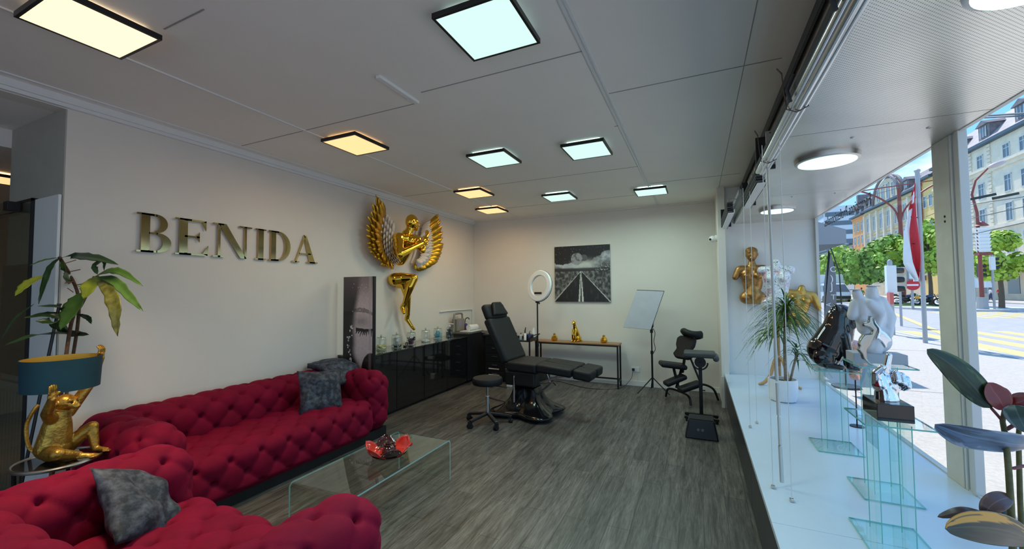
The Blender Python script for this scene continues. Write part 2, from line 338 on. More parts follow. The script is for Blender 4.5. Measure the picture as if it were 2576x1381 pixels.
struct(MB().bb((XL, 3.4, 0), (XL+.012, YB, .07)).build('baseboard_left', WTRIM))
struct(MB().bb((.26, 6.245, 0), (.30, 6.26, .42)).build('trim_10', WHITE))
# shop window: glass panes, post, frames
wn = struct(MB().bb((XG, YE-.06, ZS-.05), (XG+.03, YE, ZT+.05)).bb((XG-.006, YN, ZS-.05), (XG+.03, YE, ZS+.008)).bb((XG-.004, YN, ZT-.004), (XG+.02, YE, ZT+.06)).build('window_1', mat('frame_alu', (.62, .61, .57), .45, metal=.1)))
MB().quad((XG+.01, YN, ZS+.01), (XG+.01, YE-.05, ZS+.01), (XG+.01, YE-.05, ZT-.01), (XG+.01, YN, ZT-.01)).build('pane', WINGL, wn)
COLM = mat('post_beige', (.66, .60, .50), .5, noise_=.05)
pst = MB().bb((XG-.015, 3.24, ZS), (XG+.03, 3.42, ZT)).build('trim_11', COLM, bevel=.004); struct(pst)
struct(MB().bb((XG-.012, 3.215, ZS), (XG+.03, 3.235, ZT)).bb((XG-.004, 3.18, ZS), (XG+.03, 3.21, ZT)).bb((XG-.012, 3.14, ZS), (XG+.03, 3.172, ZT)).build('trim_12', mat('post_metal', (.66, .64, .60), .4, metal=.2), bevel=.003))
ps = MB()
for z_ in (1.1, 1.13, 2.0, 2.03): ps.ell((XG-.016, 3.30, z_), (.004, .008, .008), 8)
ps.build('screw', BLACK, pst)
# building over the window (casts the pavement-side shade)
struct(MB().bb((XG+.03, -12, ZT+.06), (XG+.10, 15, 2.95)).build('wall_outer_facade', mat('facade_render', (.5, .48, .44), .8)))
struct(MB().bb((XG-.05, YE+.13, 0), (XG-.01, 15, ZT+.06)).build('wall_outer_side', mat('facade_render', (0, 0, 0))))

# ================================================================ CEILING LIGHTS
def led(x, y, sx_, sy_, col, s, watt, label, group, lc):
    t = thing('ceiling_light', label, 'light', (x, y, ZC), 0, group)
    fm = MB(); h = .028; z0 = -.025-h; z1 = -.025; b = .014
    fm.bb((-sx_/2, -sy_/2, z0), (sx_/2, -sy_/2+b, z1)).bb((-sx_/2, sy_/2-b, z0), (sx_/2, sy_/2, z1)).bb((-sx_/2, -sy_/2+b, z0), (-sx_/2+b, sy_/2-b, z1)).bb((sx_/2-b, -sy_/2+b, z0), (sx_/2, sy_/2-b, z1)).bb((-sx_/2+b, -sy_/2+b, z1-.004), (sx_/2-b, sy_/2-b, z1))
    fm.build('frame', BLACK, t)
    em = mat('led_%s' % lc, col, .5, emit=s)
    MB().bb((-sx_/2+b, -sy_/2+b, z0+.002), (sx_/2-b, sy_/2-b, z0+.008)).build('diffuser', em, t)
    MB().bb((-sx_/2+.05, -sy_/2+.05, z1), (sx_/2-.05, sy_/2-.05, 0)).build('backlight', mat('led_back_%s' % lc, col, .5, emit=2.2), t)
    l = bpy.data.lights.new('lamp', 'AREA'); l.shape = 'RECTANGLE'; l.size = sx_*.9; l.size_y = sy_*.9; l.energy = watt; l.color = col; l.spread = R(95 if y < 2 else 172)
    lo = bpy.data.objects.new('lamp', l); COL.objects.link(lo); lo.parent = t; lo.location = (0, 0, z0-.004)
    return t
CO = (.60, .84, .77); WA = (.98, .60, .27); WB = (1, .78, .52)
gc, gw = 'cool white square ceiling panels', 'warm white square ceiling panels'
led(-2.80, .955, .43, .41, WB, 1.0, LAMP, 'warm glowing square ceiling panel cut by the top left corner of the picture', gw, 'warm_near')
led(-.965, 1.84, .42, .42, CO, .82, LAMP, 'large looking cool white square ceiling panel cut by the top edge', gc, 'cool')
led(-2.86, 2.79, .41, .43, WA, 1.0, LAMP*.42, 'warm orange square ceiling panel between the gold sign and the grey ceiling rail', gw, 'warm')
led(-1.89, 3.72, .43, .43, CO, .82, LAMP, 'cool white square ceiling panel left of its twin in the middle of the ceiling', gc, 'cool')
led(-.95, 3.87, .41, .44, CO, .82, LAMP, 'cool white square ceiling panel right of its twin, beside the ceiling batten', gc, 'cool')
led(-2.82, 4.92, .42, .42, WA, 1.0, LAMP*.42, 'warm orange square ceiling panel, the middle of the three warm ones in the row', gw, 'warm')
led(-3.15, 6.10, .42, .42, WA, 1.0, LAMP*.42, 'warm orange square ceiling panel nearest the back left corner', gw, 'warm')
led(-1.81, 5.67, .42, .42, CO, .82, LAMP, 'cool white square ceiling panel near the back wall above the road painting', gc, 'cool')
led(-.56, 5.91, .42, .40, CO, .82, LAMP, 'cool white square ceiling panel farthest right, on the batten near the back wall', gc, 'cool')
o = led(-6.35, 1.55, .42, .42, WA, 1.0, LAMP*.8, 'warm orange ceiling panel seen through the opening at the far left', gw, 'warm'); o.location.z = 2.8
def roundlight(x, y, r, label):
    t = thing('round_ceiling_light', label, 'light', (x, y, ZT), 0, 'round lights in the window soffit')
    MB().lathe([(r*.93, -.035), (r, -.03), (r+.004, -.004), (r+.004, 0), (r*.5, 0)], n=40).build('rim', STEEL, t, smooth=True)
    MB().cyl((0, 0, -.0395), r*.9, .006, 40).build('diffuser', mat('led_round', (.60, .84, .74), .5, emit=1.15), t)
    l = bpy.data.lights.new('lamp', 'AREA'); l.shape = 'DISK'; l.size = r*1.7; l.energy = LAMP*.12; l.color = CO; l.spread = R(105)
    lo = bpy.data.objects.new('lamp', l); COL.objects.link(lo); lo.parent = t; lo.location = (0, 0, -.044)
for (a, b_, c_, lb) in (((2002, 423), (2157, 385), (2081, 405), 'round steel rimmed soffit light in the middle, beside the blind tube'), ((1908, 533), (1999, 527), (1954, 531), 'round steel rimmed soffit light farthest away, above the gold torso'),):
    p = PZ(*a, ZT-.03); q_ = PZ(*b_, ZT-.03); c = PZ(*c_, ZT-.03); roundlight(c.x, (p.y+q_.y)/2+.02, (q_-p).length/2, lb)
roundlight(.9, 1.60, .165, 'round steel rimmed soffit light cut off by the top right edge')
t = thing('ceiling_rail', 'short white plastic rail on the ceiling between the large cool and warm panels', 'rail', (-1.86, 2.2, ZC))
MB().bb((-.018, -.205, -.022), (.018, .205, 0)).build('housing', WPLAST, t, bevel=.003); MB().ell((-.022, .12, -.02), (.006, .006, .006), 8).build('indicator', WPLAST, t, smooth=True)
# ================================================================ OUTSIDE
ASPH = mat('asphalt', (.42, .41, .40), .85, noise_=.08, nscale=3, bump=.2, bscale=90)
PAVE = mat('pavement', (.52, .475, .415), .85, noise_=.10, nscale=26, bump=.2, bscale=120)
KERB = mat('kerb_stone', (.55, .54, .52), .8, noise_=.1)
YEL = mat('road_yellow', (.75, .56, .22), .7, noise_=.12, nscale=9)
GRASS = mat('verge_green', (.08, .14, .03), .9, noise_=.4, nscale=6)
struct(MB().bb((XG+.05, -12, -.2), (6.6, 120, -.02)).build('ground_pavement', PAVE))
struct(MB().bb((6.6, -40, -.3), (60, 240, -.12)).build('ground_road', ASPH))
struct(MB().bb((6.55, -12, -.2), (6.75, 120, .0)).build('trim_13', KERB))
struct(MB().bb((30, -40, -.2), (60, 240, -.02)).build('ground_far_pavement', PAVE))
isl = MB().prism([(15.3, 44), (17.5, 40.5), (23.5, 41), (23.5, 46), (20.5, 150), (16, 150)], .14, Matrix.Translation((0, 0, -.12))); struct(isl.build('ground_island', KERB))
struct(MB().prism([(15.9, 47), (20.3, 47), (20.0, 148), (16.4, 148)], .02, Matrix.Translation((0, 0, .02))).build('ground_verge', GRASS))
jm = MB()
for y_ in (3, 8.5, 14, 20): jm.bb((XG+.06, y_, -.02), (6.55, y_+.02, -.017))
struct(jm.build('trim_14', mat('joint_dark', (.34, .32, .29), .9)))
ym = MB()
for k in range(7): ym.bb((7.3+k*1.05, 12.6+k*.35, -.12), (7.85+k*1.05, 21.5+k*.35, -.115))
tag(ym.build('zebra_crossing', YEL), 'faded yellow zebra crossing stripes painted across the road', 'road marking')
ym = MB()
for k in range(5): ym.bb((14.8+k*1.0, 32+k*.5, -.12), (15.3+k*1.0, 38.5+k*.5, -.115))
tag(ym.build('zebra_crossing', YEL), 'far yellow crossing stripes beside the traffic island', 'road marking')
tag(MB().add([(6.95, 15.5, -.11), (7.2, 15.5, -.11), (13.2, 40, -.11), (12.9, 40, -.11)], [(0, 1, 2, 3)]).build('lane_line', YEL), 'thin yellow line along the near side of the road', 'road marking')

# ---- facades
XF = 37.5
STONE = mat('pale_stone', (.78, .68, .54), .85, noise_=.08, nscale=.8)
STONEB = mat('beige_stone', (.66, .53, .37), .85, noise_=.1, nscale=.8)
ORNG = mat('orange_render', (.80, .36, .13), .85, noise_=.06, nscale=.6)
YELR = mat('yellow_render', (.85, .58, .22), .85)
SLATE = mat('slate_roof', (.20, .17, .18), .6, noise_=.25, nscale=1.5)
SLATEL = mat('pale_roof', (.42, .36, .35), .5, noise_=.15, nscale=1.2)
PANE = mat('window_dark_pane', (.10, .13, .17), .08, coat=.3)
FRAMEW = mat('window_frame_white', (.6, .6, .58), .6)
BLUEG = mat('gutter_blue', (.05, .09, .13), .5)
def fwin(parent, y, z, w_, h, frame=FRAMEW, dep=.35, arch=False):
    f = MB(); t = .12
    f.bb((-.10, -w_/2-t, -h/2-t), (.02, w_/2+t, -h/2)).bb((-.06, -w_/2-t, -h/2), (.02, -w_/2, h/2+t)).bb((-.06, w_/2, -h/2), (.02, w_/2+t, h/2+t)).bb((-.10, -w_/2-t, h/2), (.02, w_/2+t, h/2+t))
    f.bb((-.02, -.05, -h/2), (.02, .05, h/2)).bb((-.02, -w_/2, h*.2), (.02, w_/2, h*.2+.08))
    if arch:
        n = 8
        for k in range(n):
            a0, a1 = pi*k/n, pi*(k+1)/n; f.bar((-.05, cos(a0)*w_/2, h/2+.1+sin(a0)*.45), (-.05, cos(a1)*w_/2, h/2+.1+sin(a1)*.45), .14)
    o = f.build('window', frame, parent); o.location = (0, y, z)
    g = MB().bb((-.012, -w_/2, -h/2), (.012, w_/2, h/2)); g.build('pane', PANE, o); return o
def rowwins(parent, ys, z, w_, h, **k):
    first = None
    for y in ys:
        if first is None: first = fwin(parent, y, z, w_, h, **k)
        else:
            c = copy_tree(first, parent); c.location = (0, y, z)
def bldg(name, label, y0, y1, h, m, dep=14, roof=None, rh=4.5, ledges=(), lm=None, base_m=None):
    t = thing(name, label, 'building', (XF, 0, 0))
    MB().bb((0.02, y0, -.1), (dep, y1, h)).build('wall', m, t)
    l = MB(); l.bb((-.7, y0, h-.25), (.1, y1, h+.15)); l.build('eaves', BLUEG, t)
    if ledges:
        l = MB()
        for z, d, th in ledges: l.bb((-d, y0, z), (.1, y1, z+th))
        l.build('ledge', lm or m, t)
    if roof:
        MB().add([(-.5, y0, h+.1), (-.5, y1, h+.1), (3.2, y1, h+rh), (3.2, y0, h+rh), (dep, y0, h+rh), (dep, y1, h+rh), (dep, y0, h), (dep, y1, h)], [(0, 3, 2, 1), (3, 4, 5, 2), (0, 6, 4, 3), (1, 2, 5, 7)]).build('roof', roof, t)
    return t
def dormer(t, y, z, w_=1.9, h=1.9, d=3.2):
    o = MB().bb((-.25, -w_/2, 0), (d, w_/2, h)).prism([(-w_/2-.25, h), (w_/2+.25, h), (0, h+.75)], d+.5, Matrix(((0, 0, 1, -.5), (1, 0, 0, 0), (0, 1, 0, 0), (0, 0, 0, 1)))).build('dormer', SLATE, t); o.location = (0.2, y, z)
    p = MB().bb((-.33, -w_*.25, .35), (-.27, w_*.25, h-.25)).build('pane', PANE, o)
    f = MB()
    for a in (-1, 1): f.bb((-.36, a*w_*.25-.06, .3), (-.3, a*w_*.25+.06, h-.2))
    f.bb((-.36, -.04, .3), (-.3, .04, h-.2)); f.build('frame', FRAMEW, o)
b1 = bldg('apartment_building', 'pale stone corner building with arched first floor windows, farthest right across the street', 64, 93.2, 22.0, STONE, roof=SLATEL, rh=4.6, ledges=((18.2, .45, .35), (17.7, .2, .5), (9.7, .3, .45), (5.3, .35, .3), (13.7, .15, .2)))
ys = [66.4, 69.2, 72.3, 75.4, 80.9, 85.0, 88.2, 91.2]
for z, w_, h in ((19.7, 1.15, 1.7), (15.4, 1.15, 2.1), (11.6, 1.15, 2.3)): rowwins(b1, ys, z, w_, h)
rowwins(b1, ys, 7.3, 1.5, 2.2, arch=True)
dk = MB()
for y in ys: dk.bb((-.05, y-1.0, 4.35), (.1, y+1.0, 5.0))
dk.build('transom_band', PANE, b1)
MB().bb((-3.0, 64, 3.75), (.1, 93, 4.15)).build('shop_canopy', mat('canopy_beige', (.55, .47, .36), .7), b1)
sh = MB()
for y in ys: sh.bb((-.04, y-1.1, .8), (.06, y+1.1, 3.2))
sh.build('shop_window', PANE, b1)
qn = MB()
for yq in (78.9, 83.2, 64.4, 92.8):
    for k in range(30): qn.bb((-.12, yq-.45+(k % 2)*.08, 5.9+k*.53), (.05, yq+.45-(k % 2)*.08, 6.3+k*.53))
qn.build('quoin', STONE, b1)
MB().tube([(-.5, 84.4, 22), (-.25, 84.4, 21.3), (-.2, 84.4, 6)], .14, 8).build('drain_pipe', BLUEG, b1)
for y in (72.2, 79.6, 87): dormer(b1, y, 22.6, 2.4, 2.0)
b2 = bldg('yellow_building', 'narrow plain yellow building wall seen between the flag and the window post', 93.5, 98.2, 21.2, YELR, roof=SLATE, rh=3.5)
rowwins(b2, [94.8, 96.8], 17.0, 1.0, 1.9); rowwins(b2, [94.8, 96.8], 12.6, 1.0, 1.9)
MB().tube([(-.2, 97.6, 21), (-.2, 97.6, 3)], .15, 8).build('drain_pipe', mat('pipe_red', (.25, .07, .05), .6), b2)
b3 = bldg('arched_building', 'beige stone building with a round arched gable and tall pilasters across the street', 98.4, 125.6, 20.2, STONEB, roof=SLATE, rh=4.2, ledges=((19.2, .25, .5), (14.0, .12, .35), (9.2, .12, .35), (4.6, .3, .4)), lm=mat('ochre_trim', (.60, .44, .22), .8))
pl = MB()
cols = [98.9+k*3.78 for k in range(8)]
for y in cols: pl.bb((-.35, y-.28, 4.6), (.1, y+.28, 19.2))
pl.build('pilaster', STONE, b3)
for z in (16.6, 11.8, 7.0):
    rowwins(b3, [c+1.9+d for c in cols[:-1] for d in (-.85, .35)], z, .7, 3.2)
# gable: upright disc segment with roof rim
gp = [(cos(a)*6.6, sin(a)*5.4) for a in [pi*k/20 for k in range(21)]]
M_ = Matrix(((0, 0, 1, -.2), (1, 0, 0, 112.6), (0, 1, 0, 20.3), (0, 0, 0, 1)))
gb = MB().prism([(x*.95, y*.95-.3) for x, y in gp], 1.2, M_).build('gable', STONEB, b3)
MB().tube([M_ @ Vector((x, y, -.1)) for x, y in gp], .28, 8).tube([M_ @ Vector((x, y, .8)) for x, y in gp], .3, 8).build('gable_rim', SLATE, b3, smooth=True)
for k, y in enumerate((108.8, 111.3, 113.9, 116.4)):
    o = fwin(b3, y, 22.3, 1.0, 2.6+(.6 if k in (1, 2) else 0)); o.location.x = -.25
for y in (103.5, 122.3, 124.6): dormer(b3, y, 20.8, 1.9, 1.8)
b4 = bldg('orange_building', 'narrow orange rendered building with small windows left of the arched building', 126, 134.4, 20.0, ORNG, roof=SLATE, rh=3.4, ledges=((19.3, .2, .4), (11.6, .2, .3)))
for z in (17.2, 13.8, 9.8): rowwins(b4, [127.7, 130.2, 132.7], z, .95, 2.1)
for y in (128, 131.6): dormer(b4, y, 20.4, 1.6, 1.6)
MB().bb((1, 133.2, 20), (4, 134.2, 26)).build('chimney', SLATE, b4)
b5 = bldg('grey_building', 'pale grey building with few windows behind the trees at the far left of the street', 135, 176, 13.5, mat('grey_render', (.52, .50, .49), .85), roof=None, ledges=((12.5, .2, .3),))
rowwins(b5, [137.5, 141, 146, 151, 156], 10.4, 1.1, 2.0)
b6 = thing('tower_block', 'distant white block with rows of blue windows above the orange building', 'building', (60, 205, 0))
MB().bb((-14, -8, 0), (10, 8, 34)).build('wall', mat('white_render', (.62, .64, .68), .8), b6)
gl = MB()
for k in range(6): gl.bb((-14.1, -7.5, 12+k*3.6), (-13.9, 7.5, 13.7+k*3.6)).bb((-13.5, -8.1, 12+k*3.6), (9.5, -7.9, 13.7+k*3.6))
gl.build('window_band', PANE, b6)
struct(MB().bb((20, 178, -.1), (60, 182, 9)).build('wall_street_end', mat('grey_render', (0, 0, 0))))

# ---- trees
LF = [mat('leaf_street_a', (.40, .55, .05), .6, noise_=.3, nscale=.8), mat('leaf_street_b', (.24, .40, .04), .6, noise_=.3, nscale=.8)]
def tree(x, y, h, r, label, k=0, dens=2200, leaf=.42, zb=1.9, group='street trees'):
    t = thing('street_tree', label, 'tree', (x, y, 0), 0, group)
    MB().tube(smoothp([(0, 0, -.1), (.05, .03, h*.25), (-.05, 0, h*.55), (0, 0, h*.8)], 3), [.19-.012*i for i in range(10)], 8).build('trunk', BARK, t, smooth=True)
    m = MB(); rs = random.Random(int(x*31+y*17)); hz = (h-zb)/2; lumps = []
    for i in range(16):
        a = rs.uniform(0, 2*pi); e_ = rs.uniform(-.8, 1); s_ = (1-e_*e_)**.5
        lumps.append((Vector((cos(a)*s_*r*.62, sin(a)*s_*r*.62, zb+hz+e_*hz*.68)), r*rs.uniform(.32, .5)))
    for i in range(dens):
        c, rr = rs.choice(lumps); d = Vector((rs.gauss(0, 1), rs.gauss(0, 1), rs.gauss(0, 1))).normalized()
        p = c + d*rr*rs.uniform(.75, 1.05); s_ = leaf*rs.uniform(.6, 1.2)
        qn_ = (d+Vector((rs.uniform(-.7, .7), rs.uniform(-.7, .7), rs.uniform(-.2, .9)))).to_track_quat('Z', 'Y')
        M2 = Matrix.Translation(p) @ qn_.to_matrix().to_4x4() @ Matrix.Rotation(rs.uniform(0, 6.3), 4, 'Z')
        m.add([(-s_/2, -s_*.2, 0), (0, -s_*.5, .03), (s_/2, -s_*.1, 0), (s_*.25, s_*.45, -.03), (-s_*.3, s_*.4, 0)], [(0, 1, 2, 3, 4)], M2)
    m.build('foliage', LF[k % 2], t)
    c = MB()
    for q_, rr in lumps: c.ell(q_, (rr*.55,)*3, 8)
    c.build('inner_foliage', LF[(k+1) % 2], t, smooth=True)
    return t
tree(19.6, 50.4, 7.9, 2.2, 'tree with a tall crown standing right behind the hanging flag', 0, leaf=.40)
tree(18.85, 54.3, 7.4, 2.2, 'tree with a pointed crown just left of the hanging flag', 1, leaf=.40)
tree(21.3, 44.3, 5.9, 1.9, 'small round tree to the right of the window post beside the street lamp', 0, leaf=.34)
tree(18.4, 61, 7.6, 2.6, 'bushy street tree behind the white traffic signal box', 1, leaf=.45)
tree(18.5, 72, 7.4, 3.0, 'bushy street tree over the white torso sculpture', 0, leaf=.5)
tree(18.8, 86, 7.0, 3.2, 'low street tree left of centre in the row, above the van', 1, leaf=.55)
tree(19.2, 103, 7.6, 3.6, 'distant street tree behind the dark beach flag', 0, leaf=.6)
tree(19.6, 124, 9.0, 4.4, 'most distant street tree at the left end of the row', 1, leaf=.7)

# ---- street furniture
RLAMP = mat('lamp_post_red', (.26, .05, .04), .5)
GPOLE = mat('pole_grey', (.42, .42, .42), .5, metal=.3)
lp = PZ(2472, 778, 0)
t = thing('street_lamp', 'red street lamp post with a curved arm and slatted white box', 'street lamp', (lp.x, lp.y, 0))
MB().cyl((0, 0, 0), .34, .9, 10, .26).build('base', mat('lamp_base_stone', (.42, .40, .38), .8), t)
MB().tube([(0, 0, .8), (0, 0, 4.2), (-.02, 0, 7.2), (-.25, 0, 8.6), (-.05, -.1, 9.6), (.55, -.3, 10.4)], [.13, .11, .09, .07, .06, .05], 10).build('pole', RLAMP, t, smooth=True)
MB().ell((.95, -.4, 10.6), (.55, .3, .18), 12, rotm('Y', -20)).build('lamp_head', mat('lamp_head_pale', (.55, .45, .42), .4), t, smooth=True)
sl2 = MB()
for k in range(7): sl2.add([(-.34, -.3, 0), (.34, -.3, 0), (.34, .3, 0), (-.34, .3, 0), (-.25, -.22, .26), (.25, -.22, .26), (.25, .22, .26), (-.25, .22, .26)], [(0, 1, 5, 4), (1, 2, 6, 5), (2, 3, 7, 6), (3, 0, 4, 7), (4, 5, 6, 7), (3, 2, 1, 0)], Matrix.Translation((.2, 0, 4.35+k*.26)) @ Matrix.Scale(-1, 4, (0, 0, 1)) @ Matrix.Translation((0, 0, -.13)))
sl2.build('slatted_box', WPLAST, t)
MB().bb((-.16, -.3, 4.0), (.56, .3, 4.18)).lathe([(.42, 6.2), (.06, 6.55)], (.2, 0, 0), 6).build('box_frame', RLAMP, t)
def signal(x, y, h, label, face=-1, box=WPLAST, hz=None):
    t = thing('traffic_light', label, 'traffic light', (x, y, 0), 0, 'traffic lights at the junction')
    MB().tube([(0, 0, -.1), (0, 0, h)], .07, 10).ell((0, 0, h), (.08, .08, .12), 8).build('pole', GPOLE, t, smooth=True)
    z = hz or h-1.1
    MB().bb((-.12, -.10, z), (.15, .12, z+1.0)).build('housing', box, t, bevel=.02)
    for k, c in enumerate(((.5, .02, .01), (.05, .04, .01), (.01, .05, .02))):
        v = MB().cyl((0, 0, 0), .11, .2, 12, .10, Matrix.Translation((.15, .02, z+.82-.32*k)) @ rotm('Y', 90)).build('visor', BLACK, t)
        MB().cyl((0, 0, 0), .09, .01, 12, None, Matrix.Translation((.355, .02, z+.82-.32*k)) @ rotm('Y', 90)).build('lens', mat('lens%d' % k, c, .3), v)
    return t
p = PZ(2246, 842, -.02); s1 = signal(p.x, p.y, 2.5, 'pale grey traffic signal on the near kerb with its back to the shop')
MB().bb((-.13, -.3, 1.05), (-.03, -.05, 1.45)).build('push_box', mat('red_sticker', (.6, .12, .1), .5), s1)
p = PZ(2296, 775, 0)
t = signal(p.x, p.y, 3.4, 'traffic signal with a grey board behind the no entry sign', hz=2.35)
MB().bb((-.65, .2, 1.9), (.6, .26, 3.3)).build('backing_board', mat('board_grey', (.40, .41, .38), .6), t)
p = PZ(2502, 778, 0); signal(p.x, p.y, 4.0, 'traffic signal to the right of the red street lamp', hz=2.9)
p = PZ(2478, 778, 0); signal(p.x, p.y+.4, 3.5, 'dark traffic signal beside the foot of the red street lamp', box=BLACK)
p = PZ(2296, 774, 0)
t = thing('no_entry_sign', 'round red no entry sign with a white bar on a low pole', 'road sign', (p.x-.3, p.y-1.0, 0))
MB().tube([(0, 0, 0), (0, 0, 2.2)], .045, 8).build('pole', GPOLE, t)
sg = MB().cyl((0, 0, 0), .42, .03, 28, None, Matrix.Translation((0, -.06, 1.85)) @ rotm('X', 90)).build('disc', mat('sign_red', (.62, .02, .03), .4), t)
sg.rotation_euler = (0, 0, R(-18))
MB().bb((-.33, -.105, 1.78), (.33, -.09, 1.92)).build('bar', WPLAST, sg)
MB().bb((.1, -.12, .75), (.35, 0, .98)).build('lamp_box', mat('amber', (.7, .35, .03), .5), t)
p = PY(2263, 712, 24.0)
t = thing('cloth_wrapped_sign', 'square road sign wrapped in beige cloth beside the near traffic signal', 'road sign', (p.x, 24.0, 0))
MB().tube([(0, 0, -.1), (0, 0, 2.4)], .05, 8).build('pole', GPOLE, t); MB().bb((-.24, -.06, 1.55), (.24, .06, 2.55)).build('wrap', mat('beige_cloth', (.50, .44, .33), .9, noise_=.2, nscale=6, bump=.6, bscale=8), t, bevel=.05)
# flag
p = PZ(2328, 861, 0)
t = thing('flag_pole', 'thin grey flag pole on the near pavement beside the window post', 'flag pole', (p.x, p.y, 0))
MB().tube([(0, 0, -.05), (0, 0, 5.1)], .055, 10).ell((0, 0, 5.12), (.08, .08, .06), 10).build('pole', GPOLE, t, smooth=True)
rg = MB()
for z in (2.1, 2.9, 3.7): rg.tube([(0, 0, z), (-.22, -.08, z+.03)], .012, 6)
rg.build('clip', BMETAL, t)
fl = MB(); NZ = 40; NX = 10
def flagp(u, v): # u across 0..1 (pole -> hanging edge), v 0 top .. 1 bottom
    wdt = .10+.30*min(1, v*2.2)*(1 if v < .8 else max(0.12, (1-v)/.2)**.7)
    return Vector((p.x-.07-wdt*u*.92, p.y-.05-wdt*u*.25+.09*sin(u*9+v*7)*(.3+v), 4.75-2.95*v-(.25*u*(1-v))))
for i in range(NZ+1):
    for j in range(NX+1): fl.v.append(flagp(j/NX, i/NZ))
red = MB(); red.v = fl.v; whi = MB(); whi.v = list(fl.v)
for i in range(NZ):
    for j in range(NX):
        f = (i*(NX+1)+j, i*(NX+1)+j+1, (i+1)*(NX+1)+j+1, (i+1)*(NX+1)+j)
        cr_ = (3 <= i <= 4 and 2 <= j <= 7) or (2 <= i <= 6 and 4 <= j <= 5)
        if cr_ or (i > 8 and j >= 5): whi.f.append(f)
        else: red.f.append(f)
ft = thing('hanging_flag', 'long red and white flag with a white cross, hanging from the pole on the pavement', 'flag')
red.build('red_cloth', mat('flag_red', (.60, .02, .035), .7), ft, smooth=True); whi.build('white_cloth', mat('flag_white', (.8, .8, .8), .7), ft, smooth=True)
# overhead mast with curved arms and wires
t = thing('tram_mast', 'red overhead wire mast with curved arms in front of the arched building', 'mast', (14.9+6.6, 56.8, 0))
q_ = PY(2262, 500, 56.8); t.location.x = q_.x
a = smoothp([(0, 0, 8.2), (-.5, 0, 10.2), (-2.3, 0, 11.9), (-5.6, 0, 13.2), (-8.3, 0, 13.6)], 5); b_ = smoothp([(0, 0, 8.2), (.4, 0, 10.0), (1.9, 0, 11.8), (4.4, 0, 13.3)], 5)
MB().tube([(0, 0, 0), (0, 0, 12.4)], [.22, .16], 10).tube(a, .09, 8).tube(b_, .09, 8).tube([(-3.4, 0, 12.4), (3, 0, 12.9)], .06, 6).build('mast', RLAMP, t, smooth=True)
wr = MB()
for (a, b_) in (((2395, 296), (2600, 284)), ((2420, 299), (2600, 290))): wr.tube([PY(*a, 14), PY(*b_, 11)], .02, 5)
tag(wr.build('overhead_wire', BLACK), 'black overhead wire in the sky above the pale corner building', 'wire')
wr = MB()
for (a, b_, y0, y1) in (((2406, 558), (2576, 520), 30, 24), ((2406, 520), (2576, 495), 30, 22), ((2400, 600), (2576, 560), 30, 24), ((2330, 545), (2430, 505), 40, 33), ((2160, 500), (2270, 470), 55, 50), ((2330, 500), (2360, 490), 40, 38)): wr.tube([PY(*a, y0), PY(*b_, y1)], .018, 5)
for (x, y) in ((2478, 494), (2535, 492)): q_ = PY(x, y, 28); wr.bar(q_-Vector((.6, .2, .12)), q_+Vector((.5, .3, .12)), .12)
tag(wr.build('tram_wires', BLACK), 'thin tram wires with dark section boxes crossing in front of the facades', 'wire')
# van
vp = Vector((PY(2098, 740, 62).x, 62, -.12))
t = thing('van', 'white box van parked at the far end of the street behind the black dog sculpture', 'van', vp, R(2))
VW = mat('van_white', (.8, .8, .8), .3)
MB().bb((-1.5, 1.2, .75), (1.5, 7, 3.5)).build('cargo_box', VW, t, bevel=.06)
cabm = MB().add([(-1.2, -1.6, .45), (1.2, -1.6, .45), (1.2, 1.2, .45), (-1.2, 1.2, .45), (-1.2, -1.6, 1.25), (1.2, -1.6, 1.25), (-1.1, -.3, 2.3), (1.1, -.3, 2.3), (-1.1, 1.2, 2.4), (1.1, 1.2, 2.4), (-1.2, 1.2, 1.3), (1.2, 1.2, 1.3)], [(0, 1, 5, 4), (4, 5, 7, 6), (6, 7, 9, 8), (0, 4, 10, 3), (4, 6, 8, 10), (1, 2, 11, 5), (5, 11, 9, 7), (3, 2, 1, 0), (3, 10, 11, 2), (10, 8, 9, 11)]).build('cab', VW, t, bevel=.05)
MB().add([(-1.08, -1.5, 1.36), (1.08, -1.5, 1.36), (1.0, -.42, 2.24), (-1.0, -.42, 2.24)], [(0, 1, 2, 3)], Matrix.Translation((0, -.03, .01))).build('windscreen', PANE, t)
MB().bb((-1.23, -.5, 1.35), (-1.17, .7, 2.1)).build('side_window', PANE, t)
MB().bb((-1.15, -1.68, .5), (1.15, -1.6, .85)).build('grille', BLACK, t)
for sx_ in (-1, 1):
    MB().bb((sx_*.95-.16, -1.67, .9), (sx_*.95+.16, -1.6, 1.12)).build('headlight', WPLAST, t)
    for yy in (-.6, 5.2): MB().cyl((0, 0, 0), .42, .25, 18, None, Matrix.Translation((sx_*1.15-.12, yy, .42)) @ rotm('Y', 90)).build('wheel', BLACK, t)
